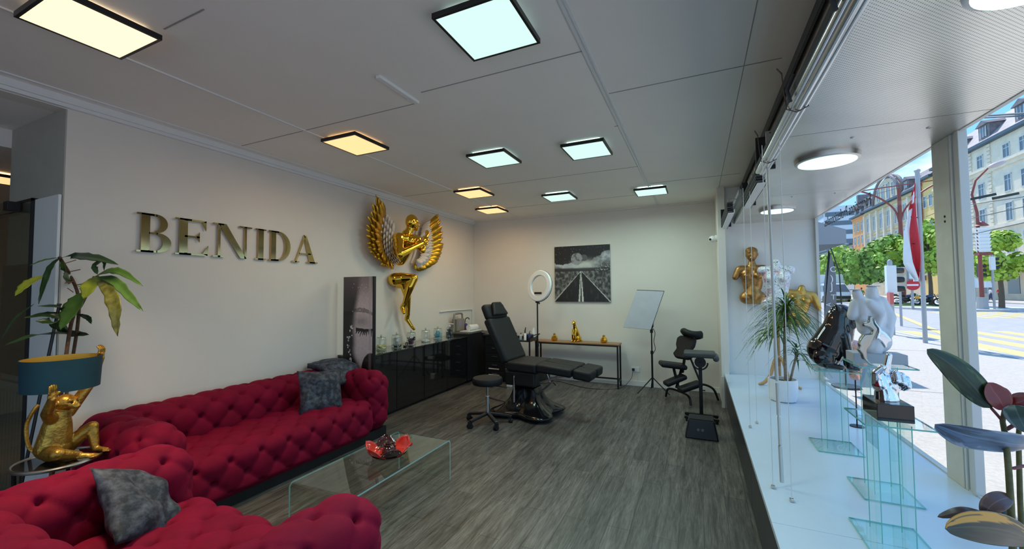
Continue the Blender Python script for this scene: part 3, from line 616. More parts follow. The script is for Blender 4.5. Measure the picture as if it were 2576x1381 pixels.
# motorcycle
def moto(x, y, rz, label):
    t = thing('motorcycle', label, 'motorcycle', (x, y, .03), rz, 'motorcycles parked on the island')
    for yy in (-.72, .72):
        w_ = MB().tube([(0, yy+.3*cos(a), .32+.3*sin(a)) for a in [2*pi*k/16 for k in range(16)]], .06, 8, closed=True).build('wheel', BLACK, t, smooth=True)
        MB().cyl((0, 0, 0), .13, .08, 10, None, Matrix.Translation((-.04, yy, .32)) @ rotm('Y', 90)).build('hub', STEEL, w_)
    MB().bar((0, -.72, .34), (0, -.5, 1.0), .07).bar((0, .72, .34), (0, .1, .5), .08).bar((0, -.5, .85), (0, .2, .45), .1).build('frame', BMETAL, t)
    MB().ell((0, 0, .45), (.2, .3, .22), 10).build('engine', BLACK, t, smooth=True)
    MB().ell((0, -.2, .8), (.17, .32, .15), 12).build('fuel_tank', mat('tank_blue', (.03, .06, .15), .2, coat=.5), t, smooth=True)
    MB().ell((0, .4, .82), (.15, .38, .08), 12).build('saddle', BLACK, t, smooth=True)
    MB().tube([(-.35, -.38, 1.05), (-.1, -.5, 1.02), (.1, -.5, 1.02), (.35, -.38, 1.05)], .02, 6).build('handlebar', BMETAL, t)
    MB().ell((0, -.72, .9), (.12, .1, .12), 10).build('headlamp', CHROME, t, smooth=True)
    MB().bb((-.22, .68, .8), (.22, 1.05, 1.1)).build('top_box', BLACK, t, bevel=.04)
p = PZ(2332, 768, .03); moto(p.x, p.y, R(70), 'dark motorcycle with a top box parked under the trees, its side turned to the shop')
moto(p.x-.6, p.y+2.2, R(60), 'black motorcycle half hidden behind the flag pole on the island')
# folded cafe umbrellas, bench, people across the road
for (x, lb) in ((2433, 'folded white cafe parasol nearest the window post'), (2455, 'folded white cafe parasol, the middle of the three'), (2486, 'folded white cafe parasol behind the red street lamp')):
    p = PY(x, 749, 66)
    t = thing('folded_parasol', lb, 'parasol', (p.x, 66, 0), 0, 'folded parasols outside the cafe')
    MB().tube([(0, 0, -.1), (0, 0, 3.5)], .05, 6).build('pole', GPOLE, t); MB().lathe([(.44, 1.6), (.36, 2.0), (.04, 3.7)], n=8).build('canopy', WPLAST, t)
def person(x, y, z, h, rz, top, legs, label, arms=((.2, .05, .95), (-.2, -.15, 1.0)), bag=None, skin=(.45, .25, .17)):
    t = thing('person', label, 'person', (x, y, z), rz); k = h/1.75
    sk = mat('skin_%d' % int(skin[0]*100), skin, .6)
    P = lambda a: (a[0]*k, a[1]*k, a[2]*k)
    body('body', [('c', P((0, 0, 1.42)), .055*k, P((0, .01, 1.52)), .055*k), ('e', P((0, -.01, 1.63)), (.075*k, .095*k, .12*k)), ('c', P((0, -.09, 1.62)), .012, P((0, -.11, 1.60)), .012),
        ('c', P((-.19, 0, 1.38)), .045*k, P((-.25, .02, 1.12)), .036*k), ('c', P((-.25, .02, 1.12)), .034*k, P((-arms[0][0]-.04, -.02-arms[0][1], arms[0][2])), .026*k), ('c', P((.19, 0, 1.38)), .045*k, P((.25, .02, 1.12)), .036*k), ('c', P((.25, .02, 1.12)), .034*k, P((-arms[1][0]+.04, -.02+arms[1][1], arms[1][2])), .026*k),
        ('c', P((-.1, -.05, .5)), .055*k, P((-.11, -.16, .06)), .036*k), ('c', P((.1, .05, .5)), .055*k, P((.12, .2, .1)), .036*k), ('c', P((0, 0, .95)), .12*k, P((0, 0, 1.35)), .11*k), ('c', P((-.08, 0, .9)), .08*k, P((-.1, -.05, .5)), .056*k), ('c', P((.08, 0, .9)), .08*k, P((.1, .05, .5)), .056*k)], sk, t, vox=.022, smooth=2, n=10)
    body('shirt', [('c', P((0, 0, .98)), .155*k, P((0, 0, 1.3)), .15*k), ('c', P((-.17, 0, 1.37)), .068*k, P((-.23, .01, 1.2)), .056*k), ('c', P((.17, 0, 1.37)), .068*k, P((.23, .01, 1.2)), .056*k), ('c', P((-.15, 0, 1.37)), .07*k, P((.15, 0, 1.37)), .07*k)], mat('cloth_'+label[:22].replace(' ', '_'), top, .85), t, vox=.022, smooth=2, n=10)
    body('trousers', [('c', P((-.08, 0, .95)), .12*k, P((-.1, -.05, .5)), .085*k), ('c', P((.08, 0, .95)), .12*k, P((.1, .05, .5)), .085*k), ('c', P((-.1, -.05, .5)), .08*k, P((-.11, -.15, .12)), .06*k), ('c', P((.1, .05, .5)), .08*k, P((.12, .19, .16)), .06*k), ('c', P((-.11, -.15, .04)), .045*k, P((-.12, -.3, .03)), .035*k), ('c', P((.12, .2, .06)), .045*k, P((.12, .06, .03)), .035*k)], mat('trousers_%d' % int(legs[2]*100), legs, .85), t, vox=.022, smooth=2, n=10)
    body('hair', [('e', P((0, .015, 1.67)), (.09*k, .105*k, .11*k))], mat('hair_dark', (.03, .02, .015), .7), t, vox=.015, smooth=1)
    return t
p = PZ(2493, 757, 0); person(p.x, p.y, -.1, 1.75, R(80), (.75, .75, .78), (.04, .06, .12), 'person in a white shirt and dark trousers walking behind the red street lamp')
p = PY(2516, 745, 66); person(p.x, 66, -.02, 1.7, R(0), (.65, .05, .05), (.1, .08, .08), 'person in a red top standing by the cafe windows')
p = PY(2237, 735, 56); person(p.x, 64, -.1, 1.8, R(0), (.12, .35, .08), (.03, .03, .04), 'person in a green vest far off under the trees')
# near pavement: beach flag and canopy of the neighbouring shop
q0 = PY(2092, 628, 8.4)
t = thing('beach_flag', 'dark feather shaped advertising flag with white letters outside the end of the window', 'flag', (q0.x-.04, 8.4, -.02))
pts = []
for k in range(13): v = k/12; pts.append((.05+.10*min(1, v*3)**.6-.02*v, 2.28-1.35*v))
mfl = [(.02-.10*min(1, (k/12)*2.2)**.6-.02*(k/12), 2.22-1.29*(k/12)) for k in range(13)]
poly = [(x-.06, z) for x, z in pts]+[(x, z) for x, z in reversed(mfl)]
MB().prism(poly, .006, Matrix(((1, 0, 0, 0), (0, 0, -1, 0), (0, 1, 0, 0), (0, 0, 0, 1)))).build('cloth', mat('flag_charcoal', (.20, .20, .21), .8), t)
MB().tube([(.16, 0, 0), (.155, 0, .95), (.13, 0, 1.9), (.03, 0, 2.3)], .009, 6).build('pole', BMETAL, t, smooth=True)
MB().cyl((.16, 0, 0), .2, .03, 16).build('base', BMETAL, t)
for k, (ch, z, s_) in enumerate((('C', 1.90, .13), (')', 1.74, .16), ('J', 1.60, .16), ('T', 1.44, .12), ('A', 1.32, .10), ('a', 1.23, .09), ('s', 1.15, .09), ('s', 1.07, .09))):
    text_mesh('lettering', ch, s_, .002, WPLAST, parent=t, mw=Matrix.Translation((.0, -.012, z)) @ rotm('X', 90) @ rotm('Z', 90 if k > 3 else 0))
cn_ = MB(); z0 = 2.5
A = [PX(2060, 545, 3.0), PX(2152, 612, 3.0), PX(2100, 628, 3.0), PX(2060, 640, 3.0)]
tg = thing('neighbour_awning', 'grey fabric awning of the neighbouring shop beyond the end of the window', 'awning', (1.52, 10.7, 2.5))
MB().add([(0, 0, .9), (0, 3.4, .9), (1.35, 3.4, .35), (1.35, 0, .35), (1.35, 3.4, .05), (1.35, 0, .05), (0, 0, .05), (0, 3.4, .05)], [(0, 3, 2, 1), (3, 5, 4, 2), (0, 6, 5, 3), (1, 2, 4, 7)]).build('fabric', mat('awning_grey', (.34, .33, .33), .85), tg, solid=.01)
MB().tube([(0, .1, .1), (.9, .1, .12), (1.3, .1, .32)], .02, 6).tube([(0, 3.2, .1), (.9, 3.2, .12), (1.3, 3.2, .32)], .02, 6).build('arm', WPLAST, tg)
# window lettering, read from the street (mirrored from inside)
wt = thing('window_lettering', 'thin dark mirrored lettering along the top of the shop window near the far end', 'lettering', (XG+.026, 0, 0))
a = PX(2189, 500, XG+.026); LM = mat('lettering_black', (.02, .02, .025), .5)
o = text_mesh('letter_line', 'Formations Professionnelles', .155, .001, LM, parent=wt, mw=Matrix.Translation((0, a.y-.02, a.z-.05)) @ Matrix(((0, 0, 1, 0), (1, 0, 0, 0), (0, 1, 0, 0), (0, 0, 0, 1))) @ Matrix.Diagonal((.82, 1, 1, 1)))
o = text_mesh('letter_line', 'Onglerie', .10, .001, mat('lettering_red', (.4, .05, .05), .5), parent=wt, mw=Matrix.Translation((0, a.y+.42, a.z-.22)) @ Matrix(((0, 0, 1, 0), (1, 0, 0, 0), (0, 1, 0, 0), (0, 0, 0, 1)))) if False else None
bm_ = MB()
for x, h_ in ((2440, .85),): p = PZ(x, 774, 0); bm_.cyl((p.x, p.y, 0), .16, .95, 10)
tag(bm_.build('bollard', mat('bollard_grey', (.3, .3, .3), .7)), 'short grey bollard on the island next to the window post', 'bollard')
# ================================================================ TUFTED SOFAS
def rbox(size, r, step, long_, pa=.235, H=.026, pit=.045, faces_off=(), seat=False):
    """dense rounded box, origin at its base centre, buttoned in diamonds over its length and girth"""
    X, Y, Z = [k/2 for k in size]; vs = []; fs = []; key = {}
    def axis(L): n = max(2, round(L/step)); return [-L/2+L*i/n for i in range(n+1)]
    ax = [axis(size[0]), axis(size[1]), axis(size[2])]
    def vid(p):
        k = tuple(round(q, 5) for q in p)
        if k not in key: key[k] = len(vs); vs.append(Vector(p))
        return key[k]
    for d in range(3):
        a, b = (d+1) % 3, (d+2) % 3
        for sgn in (-1, 1):
            for i in range(len(ax[a])-1):
                for j in range(len(ax[b])-1):
                    q = []
                    for u, v in ((i, j), (i+1, j), (i+1, j+1), (i, j+1)):
                        p = [0, 0, 0]; p[d] = sgn*size[d]/2; p[a] = ax[a][u]; p[b] = ax[b][v]; q.append(vid(p))
                    fs.append(tuple(q) if sgn > 0 else tuple(reversed(q)))
    out = []
    lo = 'xyz'.index(long_)
    for p in vs:
        q = Vector([max(-s_+r, min(s_-r, c)) for c, s_ in zip(p, (X, Y, Z))]); n = (p-q)
        n = n.normalized() if n.length > 1e-6 else Vector((0, 0, 1)); p2 = q+n*r
        t = p2[lo]; g = 1-lo if lo < 2 else 0     # the other horizontal axis
        gx = p2[g]; ang = math.atan2(n[g], n.z)   # girth arc length: over the top and down the sides
        s_ = gx if abs(gx) <= ((X, Y)[g]-r) and n.z > 0 else (1 if gx > 0 else -1)*(((X, Y)[g]-r)+r*min(abs(ang), pi/2)+max(0, (Z-r)-p2.z))
        def tuft(u, v, a=pa):
            P = (u/a+v/a)/1.0; Q = (u/a-v/a)/1.0; sp, sq = abs(sin(pi*P/1)), abs(sin(pi*Q/1))
            h = (sp*sq)**.42; du = P-round(P); dv = Q-round(Q); dist = math.hypot(du, dv)*a
            return H*h - pit*math.exp(-(dist/.024)**2)
        wl = n[lo]**2; top = 0 if n.z < -.3 else 1
        dd = tuft(t, s_)*(1-wl) + (tuft(gx, p2.z+.04) if wl > .02 else 0)*wl
        out.append(p2 + n*(dd*top) + Vector((0, 0, Z)))
    m = MB(); m.add(out, fs); return m
def buttons(parent, pts):
    for p in pts: pass
def sofa_part(name, size, r, step, long_, loc, parent, **k):
    o = rbox(size, r, step, long_, **k).build(name, VELV, parent, smooth=True, auto=False); o.location = loc; return o
def sofa(label, W, D, loc, rz, step, aw=.30, bd=.30, h=.72, sh=.42):
    t = thing('tufted_sofa', label, 'sofa', loc, rz, 'crimson button tufted velvet sofas')   # local: back at -y, faces +y, width along x
    MB().bb((-W/2+.03, -D/2+.03, .0), (W/2-.03, D/2-.05, .10)).build('base', BLACK, t)
    sofa_part('backrest', (W-.02, bd, h-.08), .13, step, 'x', (0, -D/2+bd/2, .08), t)
    for s_ in (-1, 1): sofa_part('arm', (aw, D, h-.09), .14, step, 'y', (s_*(W/2-aw/2), 0, .08), t)
    sofa_part('seat', (W-2*aw+.06, D-bd+.04, sh-.06), .09, step, 'x', (0, bd/2-.015, .07), t)
    return t
sofa('long crimson buttoned velvet sofa standing along the wall under the gold letters', 2.30, .90, (-3.62, 2.50, 0), R(-90), .016)
sofa('crimson buttoned velvet sofa in the foreground, seen from behind its back', 1.72, 1.02, (-2.11, .93, 0), 0, .014)
def cushion(name, label, c, size, rot, seed=0, group='grey crushed velvet cushions'):
    m = MB(); n = 26; rs = random.Random(seed); top = []; 
    def pt(i, j, sgn):
        u, v = i/n*2-1, j/n*2-1; e = max(0, (1-abs(u)**3.2)*(1-abs(v)**3.2))**.62
        sc = 1-.09*(1-abs(u))*(1 if abs(v) > .85 else 0)-.0; su = u*(1-.10*(1-v*v)); sv = v*(1-.10*(1-u*u))
        return Vector((su*size/2, sv*size/2, sgn*e*.075+.022*noise.noise(Vector((u*2.2+seed, v*2.2, sgn*.5)))*(e+.25)+.01*sin(u*6+v*3+seed)*e))
    for sgn in (1, -1):
        o = len(m.v)
        for i in range(n+1):
            for j in range(n+1): m.v.append(pt(i, j, sgn) if 0 < i < n and 0 < j < n else (pt(i, j, 1)))
        for i in range(n):
            for j in range(n):
                f = (o+i*(n+1)+j, o+(i+1)*(n+1)+j, o+(i+1)*(n+1)+j+1, o+i*(n+1)+j+1); m.f.append(f if sgn > 0 else tuple(reversed(f)))
    ob = m.build(name, GVELV, None, smooth=True, auto=False); tag(ob, label, 'cushion', group)
    ob.location = c; ob.rotation_euler = rot; w_ = ob.modifiers.new('w', 'WELD'); w_.merge_threshold = .0005; return ob
cushion('cushion', 'grey crushed velvet cushion upright on the seat of the long sofa', (-3.50, 2.98, .60), .44, (R(68), R(4), R(68)), 1)
cushion('cushion', 'dark grey velvet cushion leaning in the corner of the foreground sofa', (-2.60, 1.13, .535), .42, (R(48), R(26), R(112)), 5)
# third grey piece draped over the back corner
m = MB(); n = 24
for i in range(n+1):
    for j in range(n+1):
        u, v = i/n*2-1, j/n*2-1; x_ = u*.24; y_ = v*.21
        z_ = -.9*max(0, x_-.06)**1.25*1.6-.8*max(0, y_-.07)**1.3 + .03*(1-u*u)*(1-v*v)+.012*noise.noise(Vector((u*3, v*3, 4)))
        m.v.append(Vector((x_, y_, z_)))
for i in range(n):
    for j in range(n): m.f.append((i*(n+1)+j, (i+1)*(n+1)+j, (i+1)*(n+1)+j+1, i*(n+1)+j+1))
o = m.build('cushion', GVELV, None, smooth=True, auto=False, solid=.05); o.location = (-3.78, 3.42, .775); o.rotation_euler = (R(4), R(2), R(-12)); tag(o, 'grey crushed velvet cushion lying flat over the far corner of the long sofa', 'cushion', 'grey crushed velvet cushions')

# ================================================================ COFFEE TABLE AND BOWL
t = thing('glass_coffee_table', 'low bent glass waterfall coffee table on the floor between the sofas', 'table', (-2.222, 2.43, 0))
L_, Wd, Hh, rr, th = 1.10, .545, .34, .035, .011
prof = []
for yy, zz in [(-L_/2, 0)]+[(-L_/2+rr-rr*cos(a), Hh-rr+rr*sin(a)) for a in [pi/2*k/7 for k in range(8)]]+[(L_/2-rr+rr*sin(a), Hh-rr+rr*cos(a)) for a in [pi/2*k/7 for k in range(8)]]+[(L_/2, 0)]: prof.append((yy, zz))
pin = []
for i, (y_, z_) in enumerate(prof):
    a = Vector(prof[max(0, i-1)]); b_ = Vector(prof[min(len(prof)-1, i+1)]); d = (b_-a).normalized(); nn = Vector((d.y, -d.x)); pin.append((y_+nn.x*th, z_+nn.y*th))
gm = MB(); em = MB(); N = len(prof)
for x_ in (-Wd/2, Wd/2):
    gm.v += [Vector((x_, y_, z_)) for y_, z_ in prof]
gm.f += [(i, i+1, N+i+1, N+i) for i in range(N-1)]
gm.build('glass_sheet', TABGL, t, smooth=True)
EDG = mat('glass_edge_pale', (.35, .50, .45), .12, spec=.9)
for x_ in (-Wd/2, Wd/2):
    o_ = len(em.v); em.v += [Vector((x_, y_, z_)) for y_, z_ in prof]+[Vector((x_, y_, z_)) for y_, z_ in pin]; em.f += [(o_+i, o_+i+1, o_+N+i+1, o_+N+i) for i in range(N-1)]
em.build('polished_edge', EDG, t)
p = Vector((-2.17, 2.47, Hh+.001))
t = thing('flower_bowl', 'red and dark brown glazed flower shaped bowl on the glass coffee table', 'bowl', p, R(20))
MB().lathe([(.07, 0), (.10, .012), (.13, .035), (.12, .04), (.06, .02)], n=20).build('base', DKGLZ, t, smooth=True)
for k in range(6):
    a = 2*pi*k/6; m = MB(); nn = 8
    for i in range(nn+1):
        for j in range(nn+1):
            u, v = i/nn, j/nn*2-1; wd = .085*sin(pi*min(1, u*.86+.14))**.7*(1-.0*u); rad_ = .05+.13*u; zz = .02+.075*u**1.6+.022*v*v*u; m.v.append(Vector((rad_, v*wd, zz+.006*sin(u*9))))
    for i in range(nn):
        for j in range(nn): m.f.append((i*(nn+1)+j, (i+1)*(nn+1)+j, (i+1)*(nn+1)+j+1, i*(nn+1)+j+1))
    o = m.build('petal', REDG if k in (0, 1, 3, 4) else DKGLZ, t, smooth=True, solid=.007, auto=False); o.rotation_euler.z = a
MB().ell((0, 0, .055), (.055, .055, .045), 14).build('flower_centre', DKGLZ, t, smooth=True)
cm = MB()
for k in range(3): cm.tube([(cos(a+k)*(.045-.012*k), sin(a+k)*(.045-.012*k), .085+.012*k) for a in [2*pi*i/14 for i in range(11)]], .008, 6)
cm.build('inner_petal', DKGLZ, t, smooth=True)

# ================================================================ SIDE TABLE, MONKEY LAMP, PLANT
ST = Vector((-3.60, 1.152, 0)); TH = .588
t = thing('side_table', 'round dark glass side table with a metal rim under the monkey lamp', 'table', ST)
MB().cyl((0, 0, TH-.012), .19, .01, 40).build('table_top', mat('dark_glass_top', (.02, .018, .016), .04, coat=.5), t, smooth=True)
MB().tube([(cos(a)*.195, sin(a)*.195, TH-.006) for a in [2*pi*k/40 for k in range(40)]], .011, 8, closed=True).build('rim', STEEL, t, smooth=True)
for k in range(3):
    a = 2*pi*k/3+.5; MB().tube([(cos(a)*.17, sin(a)*.17, 0), (cos(a)*.18, sin(a)*.18, TH-.01)], .01, 8).build('leg', BMETAL, t)
MB().cyl((0, 0, .2), .16, .01, 30).build('lower_shelf', mat('dark_glass_top', (0, 0, 0)), t)
t = thing('monkey_lamp', 'gold sitting monkey table lamp holding up a dark teal shade', 'lamp', ST+Vector((.0, -.0, TH-.001)), R(35))
# monkey faces local +x ; y is its left
MGOLD = mat('monkey_gold', (.50, .28, .05), .36, metal=.8, noise_=.35, nscale=16, bump=.35, bscale=70)
pr = [('e', (-.03, 0, .075), (.085, .088, .075)), ('c', (-.03, 0, .09), .082, (-.015, 0, .21), .066), ('c', (-.015, 0, .21), .066, (-.005, 0, .275), .05), ('c', (0, 0, .28), .036, (.01, 0, .32), .034),
    ('e', (.02, 0, .345), (.052, .05, .048)), ('e', (.062, 0, .325), (.032, .030, .024)), ('e', (.085, 0, .316), (.016, .022, .014)), ('c', (.062, -.022, .358), .012, (.062, .022, .358), .012), ('c', (.072, 0, .35), .008, (.088, 0, .33), .009),
    ('e', (.015, .058, .345), (.012, .010, .022)), ('e', (.015, -.058, .345), (.012, .010, .022)),
    # legs: right folded on the table, left knee raised
    ('c', (.0, -.055, .055), .048, (.09, -.13, .07), .036), ('c', (.09, -.13, .07), .034, (.13, -.04, .03), .022), ('c', (.13, -.045, .025), .02, (.19, -.02, .016), .013),
    ('c', (.0, .055, .06), .048, (.09, .11, .155), .034), ('c', (.09, .11, .155), .032, (.13, .085, .03), .021), ('c', (.13, .085, .022), .019, (.205, .075, .014), .013)]
for sy in (-1, 1):
    # raised arms
    sh_ = (-.005, sy*.06, .265); el = (.03, -.13, .31) if sy < 0 else (.06, .13, .43); ha = (.085, -.172, .40) if sy < 0 else (.10, .150, .59)
    pr += [('c', sh_, .034, el, .027), ('c', el, .027, ha, .019), ('e', (ha[0], ha[1], ha[2]+.018), (.014, .026, .026))]
    for k in range(4): yy = ha[1]-.020+.0135*k; pr += [('c', (ha[0]+.002, yy, ha[2]+.035), .0072, (ha[0]+.004, yy, ha[2]+.062), .0066), ('c', (ha[0]+.004, yy, ha[2]+.062), .0066, (ha[0]-.008*(1 if sy > 0 else -.2), yy, ha[2]+.085-.005*abs(k-1.5)), .0058)]
    pr += [('c', (ha[0], ha[1]-sy*.024, ha[2]+.012), .008, (ha[0]+.012, ha[1]-sy*.034, ha[2]+.036), .0065)]
    fx, fy = ((.19, -.02) if sy < 0 else (.205, .075))
    for k in range(4): pr += [('c', (fx-.01, fy-.018+.012*k, .016), .0085, (fx+.028-.004*abs(k-1.5), fy-.020+.0135*k, .011), .0065)]
body('monkey', pr, MGOLD, t, vox=.0042, smooth=3)
MB().tube(smoothp([(-.10, -.02, .05), (-.135, -.03, .10), (-.145, -.035, .22), (-.115, -.03, .31), (-.10, -.02, .34)], 6), .010, 8).build('tail', MGOLD, t, smooth=True)
ey = MB()
for sy in (-1, 1): ey.ell((.072, sy*.018, .345), (.006, .008, .006), 10)
ey.build('eye', BLACK, t, smooth=True)
shd = thing('tmp', None, None); bpy.data.objects.remove(shd)
sh = MB()
N = 48
for k in range(N):
    a = 2*pi*k/N; ca, sa = cos(a), sin(a)
    for r_, z_ in ((.170, 0), (.178, .19), (.175, .19), (.167, 0)): sh.v.append(Vector((r_*ca, r_*sa, z_)))
for k in range(N):
    a, b_ = k*4, ((k+1) % N)*4
    sh.f += [(a, b_, b_+1, a+1), (a+1, b_+1, b_+2, a+2), (a+3, a, b_, b_+3)]
TEAL = mat('teal_shade', (.004, .045, .065), .7, sheen=.2, noise_=.15, nscale=4)
so_ = sh.build('lamp_shade', TEAL, t, smooth=True)
ins = MB()
for k in range(N):
    a = 2*pi*k/N
    for r_, z_ in ((.175, .19), (.167, 0)): ins.v.append(Vector((r_*cos(a)*.998, r_*sin(a)*.998, z_)))
ins.f = [(k*2, ((k+1) % N)*2, ((k+1) % N)*2+1, k*2+1) for k in range(N)]
il = ins.build('gold_lining', mat('gold_lining', (.60, .36, .05), .4, metal=.5), so_, smooth=True)
so_.location = (-.0, .0, .43)
MB().bar((-.168, 0, .1), (.168, 0, .1), .006).bar((0, -.168, .1), (0, .168, .1), .006).cyl((0, 0, .02), .018, .09, 12).build('shade_ring', BMETAL, so_)
# tall cut-leaf plant behind the lamp
PP = Vector((-4.0, 1.235, 0))
t = thing('tall_houseplant', 'tall houseplant with drooping yellow green leaves behind the teal lamp shade', 'plant', PP)
MB().lathe([(.05, 0), (.07, .22), (.075, .24), (.068, .24), (.065, .21), (0, .21)], n=24).build('pot', BLACK, t, smooth=True)
def pv(x, y, c=0): return (PX(x, y, -3.92-c*.6) if x < 172 else PY(x, y, 1.335+c))-PP
def lp_(x, y): return pv(x, y)
st = [([lp_(182, 905), lp_(197, 800), lp_(196, 740), lp_(175, 690), lp_(150, 648)], .010), ([lp_(165, 905), lp_(183, 800), lp_(205, 765), lp_(238, 697)], .011)]
for pts, r_ in st: 
    b0 = Vector((.0, 0, .2)); MB().tube(smoothp([b0]+pts, 5), r_, 8).build('stem', mat('stem_brown', (.10, .05, .025), .8, noise_=.3, nscale=40), t, smooth=True)
nb = MB()
for (x, y, dx, dy) in ((165, 662, 26, -8), (178, 683, 24, -5), (176, 690, -16, -2), (184, 708, -20, 4), (188, 718, 20, -4), (184, 735, -14, -10), (192, 752, 16, -6)): nb.tube([lp_(x, y), lp_(x+dx, y+dy)], .0028, 5)
nb.build('leaf_stub', mat('stub_red', (.20, .06, .03), .7), t)
def leaf(pts, width, m, name='leaf', parent=None, droop=.15, n=12, wavy=.0, seed=0, nrm=None):
    """leaf blade along a 3-d spine, folded a little along its midrib"""
    P = smoothp(pts, max(2, n//(len(pts)-1))); L = len(P); mb = MB(); W_ = 4
    for i, p in enumerate(P):
        u = i/(L-1); t_ = (P[min(i+1, L-1)]-P[max(i-1, 0)]).normalized(); up_ = nrm or Vector((.35, -.75, .55)); sd_ = t_.cross(up_)
        if sd_.length < .05: sd_ = t_.cross(Vector((1, 0, 0)))
        sd_.normalize(); nn = sd_.cross(t_); wd = width/2*max(.02, sin(pi*min(1, u**.9))**.75)*(1+wavy*sin(u*30+seed))
        for j in range(-W_, W_+1): v = j/W_; mb.v.append(p+sd_*wd*v+nn*(abs(v)*wd*.35*droop*4+wavy*.01*sin(u*25+j)))
    K = 2*W_+1
    for i in range(L-1):
        for j in range(K-1): mb.f.append((i*K+j, i*K+j+1, (i+1)*K+j+1, (i+1)*K+j))
    return mb.build(name, m, parent, smooth=True, auto=False, solid=.0012)
def PL(l): return [pv(q[0], q[1], q[2] if len(q) > 2 else 0) for q in l]
GL = mat('leaf_mid', (.055, .12, .02), .38, noise_=.25, nscale=9); GD = mat('leaf_deep', (.02, .05, .015), .35, noise_=.3, nscale=9); GY = mat('leaf_lime', (.22, .26, .02), .4, noise_=.25, nscale=7); GO = mat('leaf_olive', (.12, .12, .02), .45, noise_=.5, nscale=14)
for l, w_, m_ in (([(150, 648, 0), (128, 672, -.03), (112, 715, -.06), (97, 765, -.08)], .045, GD), ([(148, 648), (110, 655, -.02), (75, 668, -.05)], .022, GL), ([(110, 693, 0), (70, 715, -.02), (38, 745, -.04)], .075, GY),
    ([(155, 648), (185, 644, -.03), (215, 646, -.05), (255, 652, -.06), (298, 666, -.05)], .06, GD), ([(155, 655), (165, 690, .03), (182, 722, .04)], .04, GL),
    ([(240, 695), (228, 720, -.05), (210, 752, -.08)], .12, GY), ([(208, 735), (185, 775, -.05), (152, 830, -.09)], .13, GL), ([(240, 695), (275, 682, -.02), (310, 687, 0), (360, 720, .01)], .05, GL),
    ([(240, 698), (285, 705, -.03), (325, 745, -.02), (360, 783, -.02)], .055, GL), ([(240, 700), (270, 725, -.06), (290, 770, -.08), (292, 805, -.08), (296, 846, -.08)], .075, GO), ([(245, 690), (240, 668, 0), (262, 655, .02), (262, 680, .03)], .05, GD), ([(240, 695), (262, 708, .04), (280, 722, .05)], .035, GL),
    ([(190, 800), (150, 773), (95, 770)], .035, GD), ([(160, 800), (120, 792, .03), (60, 800, .04)], .05, GD), ([(175, 838), (140, 812), (90, 808)], .07, GD), ([(224, 842), (180, 840), (90, 843), (10, 870)], .055, GD), ([(195, 790), (222, 800), (230, 815)], .03, GD), ([(85, 765, .05), (40, 800, .06), (5, 850, .06)], .02, GD)):
    leaf(PL(l), w_, m_, parent=t, wavy=.12, seed=w_*100)
t = thing('plant_stake', 'thin straight black stake leaning behind the monkey lamp', 'stake', (0, 0, 0))
a = PZ(62, 1185, .3); b_ = PY(149, 768, 1.25); a = PY(60, 1190, 1.1); d = (b_-a); a = a-d*(a.z/d.z)*.98
t.location = a; MB().tube([(0, 0, 0), b_-a], .009, 8).build('shaft', BLACK, t); MB().cyl(b_-a, .012, .012, 10).build('cap', BLACK, t)
# glazed side partition: white post, smoked pane, door closer, radiator and brown board behind imitate a reflection in the pane
ps_ = MB().bb((-4.50, 1.262, 0), (-4.105, 1.28, 2.31)); struct(ps_.build('door_1', WTRIM, bevel=.004))
pn = MB().quad((-5.9, 1.25, .02), (-4.50, 1.25, .02), (-4.50, 1.25, 2.31), (-5.9, 1.25, 2.31)).build('door_2', glass('smoked_pane', (.62, .64, .58), tint=.8), None); struct(pn)
MB().bb((-4.515, 1.245, 0), (-4.50, 1.28, 2.32)).bb((-5.9, 1.245, 2.30), (-4.50, 1.258, 2.318)).build('door_frame', BLACK, pn)
t = thing('door_closer', 'grey door closer rail with a black end cap, top of the smoked glass door', 'door closer', (-4.9, 1.212, 2.27))
MB().bb((-.75, -.03, -.03), (.12, .03, .03)).build('rail', STEEL, t, bevel=.004); MB().bb((.12, -.034, -.034), (.20, .034, .034)).build('end_cap', BLACK, t, bevel=.004)
struct(MB().bb((-5.1, 1.27, .98), (-4.52, 1.285, 1.83)).build('trim_15', mat('reflected_brown', (.16, .11, .06), .6)))  # brown band standing in for a reflection in the smoked pane
t = thing('radiator', 'ribbed radiator shape imitating a reflection in the smoked glass at the far left', 'radiator', (-4.82, 1.262, .15))
rb = MB()
for k in range(9): rb.bb((-.26+k*.06, -.004, 0), (-.225+k*.06, .006, .75))
rb.build('rib', GREYW, t); MB().bb((-.28, -.006, .72), (.28, .006, .78)).build('top_pipe', GREYW, t)
